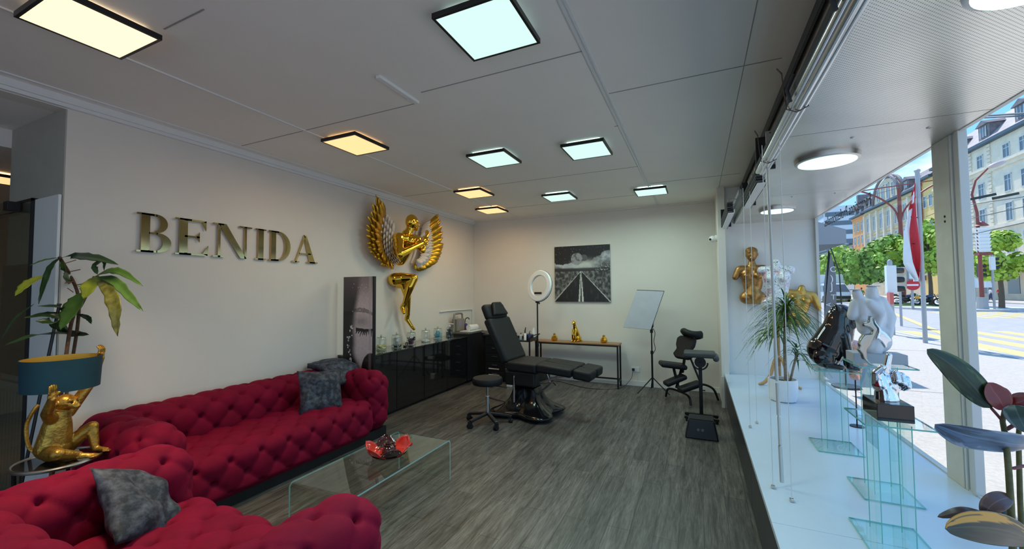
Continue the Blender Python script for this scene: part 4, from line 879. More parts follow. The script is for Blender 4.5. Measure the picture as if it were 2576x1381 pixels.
# ================================================================ LEFT WALL: LETTERS, WINGED FIGURE
def letter2d(ch):
    """high-contrast serif capitals, cap height 1; list of convex polygons"""
    o = []; T = .19; t = .055; s_ = .045
    def rc(x0, y0, x1, y1): o.append([(x0, y0), (x1, y0), (x1, y1), (x0, y1)])
    def stem(x, w=T, a=.09): rc(x, 0, x+w, 1); rc(x-a, 0, x+w+a, s_); rc(x-a, 1-s_, x+w+a, 1)
    def bowl(cx, cy, rx, ry, th, tv):
        n = 14
        for k in range(n):
            a0, a1 = -pi/2+pi*k/n, -pi/2+pi*(k+1)/n
            o.append([(cx+rx*cos(a0), cy+ry*sin(a0)), (cx+rx*cos(a1), cy+ry*sin(a1)), (cx+max(0, rx-th)*cos(a1), cy+(ry-tv)*sin(a1)), (cx+max(0, rx-th)*cos(a0), cy+(ry-tv)*sin(a0))])
    if ch == 'B':
        stem(.08); bowl(.40, .755, .27, .245, .17, t); bowl(.42, .26, .34, .26, .20, t); rc(.25, 1-t, .42, 1); rc(.25, .475, .44, .52); rc(.25, 0, .44, t); w = .80
    elif ch == 'E':
        stem(.08); rc(.2, 1-t, .72, 1); rc(.2, 0, .76, t); rc(.2, .49, .56, .54); o.append([(.72, 1), (.62, 1-t), (.72, .72)]); o.append([(.76, 0), (.78, .30), (.64, t)]); o.append([(.56, .38), (.56, .66), (.48, .52)]); w = .82
    elif ch == 'N':
        rc(.12, 0, .18, 1); rc(0, 0, .30, s_); rc(0, 1-s_, .26, 1); rc(.80, 0, .86, 1); rc(.66, 1-s_, 1.0, 1); o.append([(.12, 1), (.32, 1), (.86, .0), (.70, .0)][::-1]); w = 1.0
    elif ch == 'I': stem(.10); w = .40
    elif ch == 'D': stem(.08); bowl(.36, .5, .50, .5, .22, t); rc(.2, 1-t, .38, 1); rc(.2, 0, .38, t); w = .90
    elif ch == 'A':
        o.append([(.10, 0), (.16, 0), (.50, .93), (.46, 1)]); o.append([(.68, 0), (.90, 0), (.53, 1), (.44, 1)]); rc(.0, 0, .27, s_); rc(.58, 0, 1.0, s_); o.append([(.24, .30), (.72, .30), (.72, .345), (.26, .345)]); w = 1.0
    return o, w
spans = [('B', 1.70, 1.945), ('E', 1.965, 2.235), ('N', 2.26, 2.62), ('I', 2.655, 2.775), ('D', 2.80, 3.06), ('A', 3.07, 3.40)]
for i, (ch, y0, y1) in enumerate(spans):
    polys, w_ = letter2d(ch); m = MB()
    for p in polys:
        ar = sum(p[k][0]*p[(k+1) % len(p)][1]-p[(k+1) % len(p)][0]*p[k][1] for k in range(len(p)))
        if ar < 0: p = p[::-1]
        m.prism([(a*(y1-y0)/w_, b_*.318) for a, b_ in p], .014, Matrix(((0, 0, 1, .012), (1, 0, 0, 0), (0, 1, 0, 0), (0, 0, 0, 1))))
    o = m.build('wall_letter', LETTER, None); o.location = (XL, y0, 1.938)
    nb_ = {'B': 'first letter of the row, a capital B', 'E': 'a capital E between the B and the N', 'N': 'a capital N, the widest of the row', 'I': 'a narrow capital I in the row', 'D': 'a capital D between the I and the A', 'A': 'last letter of the row, a capital A'}[ch]
    tag(o, 'brass mirror serif wall letter, '+nb_, 'letter', 'brass letters on the left wall')
def feather(m, a, b_, w, lift=.03, nrm=Vector((1, 0, 0)), curl=.02):
    a, b_ = Vector(a), Vector(b_); d = b_-a; t_ = d.normalized(); s_ = t_.cross(nrm).normalized(); n = 7; o = len(m.v)
    for i in range(n+1):
        u = i/n; wd = w/2*(.45+.55*min(1, u*3))*(1-max(0, (u-.55)/.45)**1.8); c = a+d*u+nrm*(lift*sin(pi*u*.55)+curl*u*u)+s_*.10*w*sin(u*3)
        m.v += [c-s_*wd-nrm*.004, c+nrm*.010*(1-u*.5), c+s_*wd-nrm*.004]
    for i in range(n):
        k = o+i*3; m.f += [(k, k+1, k+4, k+3), (k+1, k+2, k+5, k+4)]
def wing(side, origin, label):
    t = thing('wall_wing', label, 'wall sculpture', origin, 0, 'wings of the gold winged wall figure'); rs = random.Random(3 if side < 0 else 4)
    # local y is outward*side, z up, x off the wall
    def B(p, q, r_, u): return Vector(p)*(1-u)**2+Vector(q)*2*u*(1-u)+Vector(r_)*u*u
    for layer in range(3):
        m = MB(); N = 15-layer
        for k in range(N):
            u = (k+.3*layer)/(N-1); u = min(u, 1)
            ro = B((.07, .05, .06), (.13, .36, .12), (.09, .28, .58), u); ti = B((.06, .16, -.05), (.12, .98, .14), (.12, .52, .92), u)
            ti = ti+(ti-ro)*(-.12*layer)+Vector((.03*layer, 0, 0)); ti += Vector((0, rs.uniform(-.02, .02), rs.uniform(-.02, .02)))
            a, b_ = [Vector((p.x, p.y*side, p.z)) for p in (ro, ti)]; feather(m, a, b_, .125, .045)
        m.build('gold_feather_row', GFEATH, t, smooth=True, solid=.004, auto=False)
    for layer in range(5):
        m = MB(); N = 12-layer
        for k in range(N):
            u = k/(N-1); f0 = .10+.17*layer
            ro = B((.05, .03, .10), (.05, .22, .12), (.05, .14, .50), u); ti = B((.09, .12, .0), (.11, .56, .16), (.10, .33, .76), u)
            d_ = ti-ro; st_ = ro+d_*(.62-.155*layer)-d_*.12; en = ro+d_*(1.0-.15*layer); st_.x += .022*layer; en.x += .022*layer+.02
            a, b_ = [Vector((p.x, p.y*side, p.z)) for p in (st_, en)]; feather(m, a, b_, .075, .022, curl=.03)
        m.build('white_feather_row', WFEATH, t, smooth=True, solid=.004, auto=False)
    MB().tube(smoothp([(.02, .03*side, .05), (.03, .12*side, .25), (.03, .14*side, .5), (.03, .20*side, .64)], 6), .018, 8).build('mount', WFEATH, t, smooth=True)
    return t
wing(-1, (XL, 4.70, 1.97), 'left wing of gold and white feathers mounted on the wall beside the letters')
wing(1, (XL, 5.10, 1.99), 'right wing of gold and white feathers behind the gold figure with folded arms')
FO = Vector((XL, 4.85, 2.0))
def fp(x, y, d): return PX(x, y, XL+d)-FO
t = thing('gold_wall_figure', 'shiny gold male half figure on the wall with folded arms and head turned away', 'wall sculpture', FO)
hd = fp(1036, 561, .30); nk = fp(1024, 590, .25); sl_l = fp(1003, 600, .24); sl_r = fp(1047, 604, .30); ch_ = fp(1022, 615, .22); wa = fp(1006, 652, .13)
elL = fp(1006, 640, .36); haL = fp(1064, 611, .46); elR = fp(1063, 630, .46); haR = fp(1071, 600, .40)
fwd_ = Vector((.42, .90, -.02)).normalized()
pr = [('e', hd+Vector((0, 0, .015)), (.088, .106, .114)), ('e', hd+fwd_*.035-Vector((0, 0, .045)), (.058, .062, .065)), ('c', hd+fwd_*.085+Vector((0, 0, .015)), .012, hd+fwd_*.115-Vector((0, 0, .022)), .016), ('c', hd+fwd_*.088-Vector((0, 0, .052)), .016, hd+fwd_*.093-Vector((0, 0, .062)), .015), ('c', hd+fwd_*.07-Vector((0, 0, .09)), .022, hd+fwd_*.08-Vector((0, 0, .088)), .02),
    ('c', hd+fwd_*.078+Vector((-.03, .0, .028)), .012, hd+fwd_*.078+Vector((.035, -.01, .028)), .012), ('e', hd+Vector((.078, -.02, -.015)), (.012, .018, .032)),
    ('c', hd-Vector((0, .01, .05)), .055, nk, .062), ('c', nk, .08, ch_, .125), ('c', sl_l, .088, sl_r, .082), ('c', (sl_l+sl_r)/2+Vector((.04, 0, -.03)), .085, ch_, .105), ('c', ch_, .138, wa, .098), ('c', sl_l, .06, ch_, .09), ('c', sl_r-Vector((.05, 0, 0)), .07, ch_, .09),
    ('e', ch_+Vector((.06, -.06, .01)), (.06, .075, .05)), ('e', ch_+Vector((.06, .07, .02)), (.06, .07, .05)), ('c', wa+Vector((.03, 0, .08)), .075, wa-Vector((.02, 0, .02)), .07), ('c', Vector((.02, sl_l.y+.02, sl_l.z-.02)), .07, Vector((.0, wa.y, wa.z)), .06),
    ('c', sl_l, .078, elL, .058), ('c', elL, .056, haL, .032), ('c', sl_r, .062, elR, .046), ('c', elR, .042, haR, .027)]
def handp(c, dr, nr, k=1.0, curl=.35):
    """palm + five fingers; dr along the hand, nr out of the back of the hand"""
    dr = Vector(dr).normalized(); nr = Vector(nr); nr = (nr-dr*nr.dot(dr)).normalized(); sd_ = dr.cross(nr); o = [('c', c, .024*k, c+dr*.045*k+sd_*.016*k, .020*k), ('c', c, .024*k, c+dr*.045*k-sd_*.016*k, .020*k)]
    for j, L in enumerate((.040, .046, .044, .034)):
        b0 = c+dr*.055*k+sd_*(.030-.020*j)*k; b1 = b0+(dr*cos(curl*.5)-nr*sin(curl*.5))*L*k; b2 = b1+(dr*cos(curl*2)-nr*sin(curl*2))*L*.75*k
        o += [('c', b0, .0105*k, b1, .0095*k), ('c', b1, .0095*k, b2, .008*k)]
    th0 = c+sd_*.026*k+dr*.01*k; th1 = th0+(dr*.7+sd_*.75-nr*.2)*.035*k; o += [('c', th0, .013*k, th1, .011*k), ('c', th1, .011*k, th1+(dr*.9+sd_*.2-nr*.2)*.03*k, .009*k)]
    return o
pr += handp(haL, (haL-elL).normalized()+Vector((0, .1, .5)), (1, -.3, .2), 1.15, .3)
pr += handp(haR, (haR-elR).normalized()+Vector((.1, .1, .2)), (.2, 1, .1), 1.15, .35)
body('torso', pr, GOLD, t, vox=.0085, smooth=3)
t = thing('gold_leg_sculpture', 'shiny gold pair of crossed legs on the wall below the gold half figure', 'wall sculpture', FO)
A = lambda x, y, d: fp(x, y, d)
pr = [('c', A(993, 703, .09), .098, A(1010, 701, .16), .092), ('c', A(1010, 701, .16), .092, A(1041, 700, .34), .064), ('c', A(1041, 700, .34), .063, A(1031, 722, .30), .062), ('c', A(1031, 722, .30), .062, A(1018, 762, .20), .034), ('c', A(1018, 762, .20), .034, A(1012, 774, .17), .036), ('c', A(1012, 776, .17), .034, A(1016, 787, .24), .024),
    ('c', A(1005, 712, .09), .085, A(1016, 716, .18), .062), ('c', A(1016, 716, .18), .060, A(1025, 745, .2), .054), ('c', A(1025, 745, .2), .054, A(1026, 790, .15), .032), ('c', A(1026, 790, .15), .034, A(1023, 803, .11), .034), ('c', A(1024, 803, .12), .034, A(1035, 820, .17), .026), ('c', A(1035, 820, .17), .028, A(1041, 829, .19), .016)]
for k in range(5): pr.append(('c', A(1038, 823, .165)+Vector((.012*k-.02, 0, 0)), .009, A(1042.5-.4*k, 830.5-.6*k, .185)+Vector((.012*k-.02, 0, 0)), .007))
body('legs', pr, GOLD, t, vox=.0085, smooth=3)

# ================================================================ PICTURES (painted vertex by vertex on a fine mesh)
def vcmat(name, rough=.4, coat=0):
    m = bpy.data.materials.new(name); m.use_nodes = True; b = m.node_tree.nodes['Principled BSDF']; a = nd(m.node_tree, 'ShaderNodeVertexColor', layer_name='Col'); m.node_tree.links.new(a.outputs[0], b.inputs['Base Color']); b.inputs['Roughness'].default_value = rough; b.inputs['Coat Weight'].default_value = coat; return m
def picture(name, w_, h_, nx, ny, fn, parent, m):
    me = bpy.data.meshes.new(name); vs = [(w_*(i/nx), 0, h_*(1-j/ny)) for j in range(ny+1) for i in range(nx+1)]
    fs = [(j*(nx+1)+i, (j+1)*(nx+1)+i, (j+1)*(nx+1)+i+1, j*(nx+1)+i+1) for j in range(ny) for i in range(nx)]
    me.from_pydata(vs, [], fs); ca = me.color_attributes.new('Col', 'FLOAT_COLOR', 'POINT'); dat = []
    for j in range(ny+1):
        for i in range(nx+1): dat += [*fn(i/nx, j/ny), 1.0]
    ca.data.foreach_set('color', dat); me.materials.append(m); o = bpy.data.objects.new(name, me); COL.objects.link(o); o.parent = parent; return o
def fbm(x, y, s_=0, o=4): return noise.fractal(Vector((x, y, s_)), 1.0, 2.0, o)
def ss(a, b_, x): x = max(0, min(1, (x-a)/(b_-a))); return x*x*(3-2*x)
def mixc(a, b_, k): return tuple(p*(1-k)+q*k for p, q in zip(a, b_))
rs = random.Random(5); STARS = [(rs.random(), rs.random()*.3) for _ in range(60)]
def road(u, v):
    n1 = fbm(u*9, v*9, 1); hz = .455
    if v < hz:
        c = (.008, .008, .011)
        if v < .3 and any(abs(u-a)+abs(v-b_) < .005 for a, b_ in STARS): c = (.25, .25, .28)
        top = .30-.20*ss(.5, 1, u)+.07*fbm(u*5, 2.2, 3)+.025*fbm(u*17, v*9, 4); low = .40
        k = ss(top-.01, top+.015, v)*(1-ss(low-.03+.02*n1, low+.03, v)); k *= (.7+.3*ss(-.4, .4, fbm(u*6, v*8, 9)))
        c = mixc(c, (.50, .52, .54), min(1, k*(.45+.8*ss(-.25, .4, fbm(u*5, v*7, 7)))))
        g = math.exp(-(((u-.57)/.16)**2+((v-.33)/.07)**2)); c = mixc(c, (.62, .62, .55), min(.9, g*.9))
        d = math.hypot(u-.415, (v-.235)); md = fbm(u*14, v*14, 12)
        if d < .108: c = mixc((.32, .32, .32), (.12, .12, .12), ss(-.1, .45, md))
        d2 = math.hypot(u-.545, v-.22)
        if d2 < .06 and d >= .1: c = (.10, .10, .11)
        if v > .39: c = mixc(c, (.035, .035, .036), ss(.39, .41, v)*(.75+.2*fbm(u*4, v*50, 3)))
        tr_ = math.exp(-(((u-.92)/.17)**2+((v-.42)/.13)**2)); 
        if tr_ > .25: k = ss(.1, .5, fbm(u*38, v*38, 20))*tr_; c = mixc(mixc(c, (.02, .02, .02), min(1, tr_*.8)), (.5, .5, .5), k)
        return c
    c = mixc((.035, .035, .035), (.24, .24, .23), ss(-.3, 1.0, fbm(u*22, v*16, 30)+.35*math.exp(-abs(abs(u-.49)-(v-hz)*.92)*6)))
    w_ = (v-hz)*.92; du = u-.49
    if abs(du) < w_+.012: c = (.014, .014, .016) if abs(du) > 0 else c; c = mixc(c, (.05, .05, .05), ss(.1, .6, fbm(u*20, v*8, 40))*.6)
    if abs(abs(du)-w_-.004) < .004+.014*(v-hz): c = (.55, .55, .53)
    e_ = .004+.050*(v-hz)
    if abs(abs(du+.005)-e_) < .003+.026*(v-hz): c = (.62, .62, .58)
    return c
t = thing('road_painting', 'black and white canvas of a road under a moonlit cloudy sky on the back wall', 'painting', (-2.378, YB-.035, 1.40))
MB().bb((0, .001, 0), (1.01, .034, 1.0)).build('canvas_edge', mat('canvas_white', (.62, .60, .55), .8), t)
picture('painted_face', 1.01, 1.0, 150, 150, road, t, vcmat('road_paint', .55))
SP = []
rs = random.Random(9)
for k in range(46): q_ = rs.random(); SP.append((.17+.05*rs.gauss(0, 1)*.5+.42*max(0, q_-.35)**1.1 if q_ > .2 else .28-.4*q_+.03*rs.gauss(0, 1), .42+.5*q_, .006+.006*rs.random()))
for k in range(18): SP.append((.3+.5*rs.random(), .05+.25*rs.random(), .005))
def face(u, v):
    bd_ = .50-.18*ss(.0, .38, v)+.36*ss(.62, .95, v); bd_ += .02*fbm(v*8, 1, 2)
    k = ss(bd_-.05, bd_+.16, u); c = mixc((.010, .009, .010), (.62, .52, .50), k); c = mixc(c, (.16, .13, .13), .8*ss(.28, .0, v)); c = tuple(q*(1+.12*fbm(u*20, v*50, 5)) for q in c)
    if v < .30: c = mixc(c, (.05, .04, .045), .5*(1-ss(.15, .55, u)))
    br = .285+.045*((u-.55)/.45)**2*(1 if u < .55 else .9); th = .020*(1-abs(u-.62)*1.1)
    if .33 < u < .97 and abs(v-br) < th*(1+.25*fbm(u*12, v*30, 7)): c = mixc(c, (.05, .04, .045), .62+.35*fbm(u*40, v*120, 8))
    c = mixc(c, (.09, .07, .075), .5*math.exp(-(((u-.6)/.28)**2+((v-.385)/.045)**2)))
    el = .435+.022*math.cos((u-.7)*3.0)
    if u > .42:
        if abs(v-el) < .007+.006*(1 if u < .7 else .5): c = (.01, .008, .01)
        for s_ in range(9):
            a0 = .45+.058*s_+.012*sin(s_*5); dv = v-el
            if 0 < dv < .05+.014*sin(s_*2.4) and abs(u-(a0-(1.5-.2*s_)*dv*1.5)) < .030*(1-dv/.068): c = (.012, .010, .012)
    lp2 = ((u-.92)/.30)**2+((v-.80)/.15)**2
    if lp2 < 1: c = mixc((.022, .010, .010), (.10, .05, .04), ss(.1, .7, fbm(u*8, v*26, 14))*.7)
    if .93 < lp2 < 1.06: c = mixc(c, (.015, .01, .01), .7)
    if u > .84 and u < .92: c = mixc(c, (.42, .42, .42), .55 if v < .62 else .2)
    if u > .955: c = (.008, .008, .009)
    for (a, b_, r_) in SP:
        if abs(u-a) < r_*1.6 and abs(v-b_) < r_*.55: c = (.75, .72, .72)
    if v > .93 and u > .6: c = mixc(c, (.6, .6, .6), ss(.1, .4, fbm(u*12, v*40, 50)))
    return c
t = thing('portrait_panel', 'tall narrow display panel with a close up of a closed eye and dark lips', 'panel', (-3.965, 3.69, 0))
MB().bb((0, .001, 0), (.485, .035, 1.785)).build('panel_body', BLACK, t)
o = picture('printed_face', .485, 1.40, 110, 320, face, t, vcmat('portrait_print', .45, 0)); o.location = (0, 0, .385)
# ================================================================ LOW CABINETS, WORKTOP, JARS
CX0, CX1 = XL+.002, -3.67
for k in range(4):
    y0 = 3.735+k*.5975
    t = thing('low_cabinet', ('gloss black low cabinet behind the portrait panel, nearest the sofa', 'second gloss black low cabinet from the sofa, under the first glass jars', 'third gloss black low cabinet from the sofa, under the middle jars', 'fourth gloss black low cabinet, next to the taller sink cabinet')[k], 'cabinet', (CX0, y0, 0), 0, 'gloss black low cabinets along the left wall')
    MB().bb((0, .001, .06), (.405, .594, .80)).bb((0, .001, 0), (.37, .594, .06)).build('body', GLOSSB, t)
    MB().bb((.406, .003, .045), (.424, .592, .798)).build('door', GLOSSB, t, bevel=.0015)
tag(MB().bb((CX0, 3.73, .802), (CX1+.012, 6.125, .82)).build('cabinet_top', mat('black_glass_top', (.02, .022, .02), .05, coat=.8, spec=.8), None, bevel=.002), 'glossy dark glass top running over the four low cabinets', 'worktop')
t = thing('sink_cabinet', 'taller black cabinet at the end of the low row under the small worktop', 'cabinet', (CX0, 6.135, 0))
MB().bb((0, 0, .05), (.42, .52, .85)).build('body', BLACK, t)
for k in range(2):
    d_ = MB().bb((.421, .003+k*.26, .05), (.438, .257+k*.26, .84)).build('door', BLACK, t, bevel=.0015)
    MB().bb((.438, .12+k*.26, .70), (.442, .135+k*.26, .715)).bb((.438, .12+k*.26, .735), (.442, .135+k*.26, .75)).build('knob', CHROME, d_)
tag(MB().bb((CX0, 6.128, .852), (CX1+.03, 6.67, .88)).build('sink_worktop', mat('worktop_grey', (.13, .125, .11), .25), None, bevel=.003), 'small grey brown worktop on the taller sink cabinet', 'worktop')
t = thing('side_unit', 'narrow black board unit between the sink cabinet and the back corner', 'cabinet', (CX0, 6.70, 0))
MB().bb((0, 0, 0), (.30, .40, .80)).build('body', BLACK, t); MB().bb((-.001, -.01, .80), (.57, .41, .825)).build('top', BLACK, t)
LIDM = mat('lid_grey', (.40, .41, .38), .2, coat=.4)
def jar(x, y, z, r, h, fill, label, kind):
    t = thing('glass_jar', label, 'jar', (x, y, z), 0, 'lidded glass jars on the low cabinets')
    MB().lathe([(0, .003), (r*.9, .003), (r, .012), (r, h*.82), (r*.86, h*.9), (r*.84, h*.93)], n=28).build('glass_body', JARGL, t, smooth=True)
    MB().lathe([(0, .0), (r*.95, .0), (r*.98, .006), (0, .007)], n=28).build('glass_bottom', mat('jar_base', (.35, .38, .36), .1, spec=.8), t, smooth=True)
    ld = MB().lathe([(r*.82, h*.90), (r*.92, h*.93), (r*.90, h*.955), (r*.2, h*.97), (0, h*.97)], n=28).build('lid', JARGL, t, smooth=True)
    MB().lathe([(r*.86, h*.925), (r*.93, h*.93), (r*.93, h*.95), (r*.86, h*.955)], n=28).build('lid_ring', LIDM, t, smooth=True)
    MB().ell((0, 0, h*1.02), (.014, .014, .013), 12).cyl((0, 0, h*.96), .009, .03, 10).build('lid_knob', LIDM, ld, smooth=True)
    if fill:
        rs = random.Random(int(y*100))
        for mm, n_, fn in fill:
            m = MB()
            for k in range(n_): fn(m, rs, r)
            o = m.build(kind, mm, t); o['kind'] = 'stuff'
def blocks(sz, zmax):
    def f(m, rs, r):
        a = rs.uniform(0, 6.28); q = rs.uniform(0, r*.72); m.box((cos(a)*q, sin(a)*q, rs.uniform(.02, zmax)), sz, 0, Matrix.Rotation(rs.uniform(0, 3), 4, Vector((rs.random(), rs.random(), rs.random())).normalized()))
    return f
def sticks(L, rad, lean=.5):
    def f(m, rs, r):
        a = rs.uniform(0, 6.28); q = rs.uniform(0, r*.7); p = Vector((cos(a)*q, sin(a)*q, .01)); a = rs.uniform(0, 6.28); d = Vector((cos(a)*lean*r, sin(a)*lean*r, L)); e_ = p+d
        k = math.hypot(e_.x, e_.y); 
        if k > r*.85: e_.x *= r*.85/k; e_.y *= r*.85/k
        m.bar(p, e_, rad*2)
    return f
CRM = mat('cream_sponge', (.72, .66, .38), .9); WPP = mat('white_sticks', (.75, .75, .73), .6); BLU = mat('blue_foil', (.12, .42, .55), .4); LBL = mat('pale_blue_foil', (.5, .72, .78), .4); BRW = mat('brow_tool_purple', (.20, .08, .18), .4)
jar(-3.875, 4.25, .82, .068, .185, [(CRM, 26, blocks((.04, .03, .02), .06))], 'lidded glass jar with pale yellow pads, nearest the portrait panel', 'pads')
jar(-3.85, 4.53, .82, .074, .19, [(WPP, 46, sticks(.12, .0022)), (BLACK, 12, blocks((.012, .012, .05), .02))], 'lidded glass jar full of white sticks beside a black handled cup', 'sticks')
jar(-3.87, 4.87, .82, .070, .19, [(BLACK, 12, sticks(.10, .004, 1.2)), (BRW, 10, blocks((.012, .012, .09), .06))], 'lidded glass jar with black and purple sticks', 'sticks')
jar(-3.875, 5.23, .82, .070, .19, [(WPP, 30, blocks((.05, .05, .004), .014))], 'lidded glass jar that is almost empty, fourth from the panel', 'pads')
jar(-3.875, 5.555, .82, .070, .19, [(BLU, 60, blocks((.05, .014, .003), .12)), (LBL, 50, blocks((.05, .012, .003), .12))], 'lidded glass jar packed with blue sachets', 'sachets')
t = thing('cup', 'small black cup with a ring handle between the second and third jars', 'cup', (-3.80, 4.68, .82))
MB().tube([(0, cos(a)*.022, .035+sin(a)*.025) for a in [2*pi*k/14 for k in range(14)]], .006, 6, closed=True).build('handle', BLACK, t, smooth=True); MB().lathe([(.02, 0), (.028, .01), (.024, .02), (0, .02)], (0, -.035, 0), 14).build('body', BLACK, t, smooth=True)
def pump(name, x, y, z, r, h, m, label, cap_m=WPLAST, g='pump and spray bottles'):
    t = thing(name, label, 'bottle', (x, y, z), 0, g)
    MB().lathe([(r*.9, 0), (r, .006), (r, h*.62), (r*.5, h*.72), (r*.35, h*.76)], n=20).build('bottle_body', m, t, smooth=True)
    MB().cyl((0, 0, h*.76), r*.38, h*.08, 14).cyl((0, 0, h*.84), r*.12, h*.1, 8).bar((-r*.2, 0, h*.96), (r*1.1, 0, h*.94), r*.3, r*.22).build('pump_head', cap_m, t)
    return t
t = pump('dispenser_bottle', -3.875, 5.90, .82, .066, .24, JARGL, 'round clear dispenser bottle with a white pump and dark contents, right of the jars')
m = MB(); rs = random.Random(2)
for k in range(30): blocks((.03, .02, .02), .13)(m, rs, .06)
o = m.build('dark_contents', mat('dark_contents', (.05, .05, .055), .5), t); o['kind'] = 'stuff'
pump('soap_bottle', -3.93, 6.53, .881, .036, .17, mat('purple_soap', (.09, .06, .22), .2, coat=.5), 'purple soap bottle with a white pump on the sink worktop')
t = thing('arched_box', 'beige grey box with a rounded arch handle standing on the sink worktop', 'box', (-3.99, 6.36, .881))
MB().bb((-.06, -.12, 0), (.06, .13, .22)).build('body', mat('taupe_metal', (.30, .27, .23), .35, metal=.3), t, bevel=.01)
MB().tube(smoothp([(0, -.14, 0), (0, -.14, .26), (0, -.10, .31), (0, .10, .31), (0, .14, .26), (0, .14, 0)], 5), .018, 10).build('handle', mat('taupe_metal', (0, 0, 0)), t, smooth=True)
MB().bb((.061, -.08, .10), (.064, .0, .19)).build('purple_label', mat('lilac', (.28, .24, .42), .5), t)
t = thing('paper_roll', 'white paper towel roll with small red hearts lying on a white tray', 'paper roll', (-3.78, 6.40, .881))
MB().bb((-.10, -.17, 0), (.14, .20, .012)).build('tray', WPLAST, t, bevel=.004)
rl = MB().cyl((0, 0, 0), .052, .22, 24, None, Matrix.Translation((.02, -.07, .066)) @ rotm('X', -90) @ rotm('Y', 12)).build('roll', WPLAST, t, smooth=True)
h_ = MB()
for k, (yy, zz) in enumerate(((.05, .10), (.11, .075), (.0, .09))): h_.ell((.062, yy, zz-.01), (.006, .012, .012), 8)
h_.build('print', mat('heart_red', (.6, .04, .08), .5), rl); MB().bar((.07, -.13, .0), (.07, -.13, .09), .018).build('stand', WPLAST, t)
t = thing('small_faucet', 'thin dark curved faucet at the back of the sink worktop', 'faucet', (-4.0, 6.62, .881)); MB().tube(smoothp([(0, 0, 0), (0, 0, .16), (.02, .0, .21), (.07, 0, .22), (.09, 0, .19)], 5), .008, 8).build('spout', BMETAL, t, smooth=True)
t = thing('wall_conduit', 'white conduit pipe bent along the left wall above the sink worktop', 'pipe', (XL, 0, 0)); MB().tube([(.014, 5.92, 1.245), (.014, 6.2, 1.25), (.014, 6.98, 1.245), (.014, 7.03, 1.235), (.014, 7.045, 1.20), (.014, 7.045, .70)], .012, 8).build('pipe', WTRIM, t, smooth=True)
# drawer tower in the corner with a tray on top
t = thing('drawer_tower', 'black drawer unit in the back corner behind the treatment chair', 'drawer unit', (-3.30, 6.68, 0), 0)
MB().bb((-.2, -.20, .04), (.2, .22, .80)).build('body', BLACK, t, bevel=.004)
for k in range(5):
    d_ = MB().bb((-.19, -.218, .055+k*.148), (.19, -.201, .195+k*.148)).build('drawer', BMETAL, t, bevel=.002); MB().bb((-.05, -.232, .14+k*.148), (.05, -.219, .15+k*.148)).build('handle', STEEL, d_)
MB().bb((-.23, -.24, .80), (.23, .24, .83)).build('top_tray', BLACK, t)
tag(MB().tube([(-3.42, 6.60, .83), (-3.42, 6.60, .90)], .018, 10).tube([(-3.42, 6.60, .90), (-3.42, 6.60, .95)], .007, 8).build('small_bottle', mat('dark_bottle', (.03, .02, .02), .2), None), 'small dark bottle with a narrow cap on the drawer unit', 'bottle')

# ================================================================ TROLLEY WITH BOTTLES
t = thing('beauty_trolley', 'black wheeled trolley with bottles, between the treatment chair and the wooden console', 'trolley', (-2.78, 6.52, 0))
for z_ in (.30, .74): MB().bb((-.24, -.17, z_), (.20, .17, z_+.02)).bb((-.24, -.17, z_+.02), (-.225, .17, z_+.06)).bb((.185, -.17, z_+.02), (.20, .17, z_+.06)).bb((-.225, .155, z_+.02), (.185, .17, z_+.06)).build('shelf', BLACK, t)
for x_ in (-.23, .19):
    for y_ in (-.16, .16): p_ = MB().bar((x_, y_, .06), (x_, y_, .80), .022).build('post', BMETAL, t); MB().cyl((0, 0, 0), .03, .02, 12, None, Matrix.Translation((x_-.01, y_, .03)) @ rotm('Y', 90)).build('caster', BLACK, p_)
MB().tube([(.19, -.16, .80), (.25, -.16, .85), (.25, .16, .85), (.19, .16, .80)], .009, 8).build('push_handle', BMETAL, t)
MB().bb((.03, -.06, .76), (.18, .12, .85)).build('tool_box', BLACK, t, bevel=.005)
BZ = .761
pump('pump_bottle', PY(1332, 850, 6.44).x, 6.44, BZ, .026, .16, mat('cobalt_bottle', (.02, .025, .16), .2, coat=.5), 'dark blue pump bottle on the black trolley', BLACK)
pump('pump_bottle', PY(1310, 850, 6.46).x, 6.46, BZ, .024, .12, mat('clear_label_bottle', (.55, .56, .55), .3), 'small pale bottle with a black cap on the trolley', BLACK)
t = thing('spray_bottle', 'white bottle with a tall black nozzle on the trolley', 'bottle', (PY(1321, 850, 6.42).x, 6.42, BZ)); MB().lathe([(.024, 0), (.024, .10), (.012, .12)], n=16).build('bottle_body', WPLAST, t, smooth=True); MB().tube([(0, 0, .12), (0, 0, .16), (.012, 0, .22)], [.012, .011, .006], 10).build('nozzle', BLACK, t, smooth=True)
t = thing('lotion_bottle', 'white lotion bottle at the back of the trolley behind the lamp pole', 'bottle', (-2.612, 6.60, BZ)); MB().lathe([(.03, 0), (.03, .15), (.018, .17), (.018, .20), (0, .2)], n=16).build('bottle_body', WPLAST, t, smooth=True)
tag(MB().bb((-2.77, 6.40, .321), (-2.65, 6.46, .37)).build('white_box', WPLAST, None, bevel=.006), 'small white box on the lower shelf of the trolley', 'box')
t = thing('dark_caddy', 'dark rounded caddy on the lower shelf of the trolley', 'caddy', (-2.83, 6.56, .321)); MB().bb((-.1, -.06, 0), (.08, .06, .09)).build('box', BLACK, t, bevel=.02); MB().tube([(-.08, 0, .09), (-.07, 0, .16), (.05, 0, .16), (.06, 0, .09)], .008, 8).build('handle', BLACK, t)

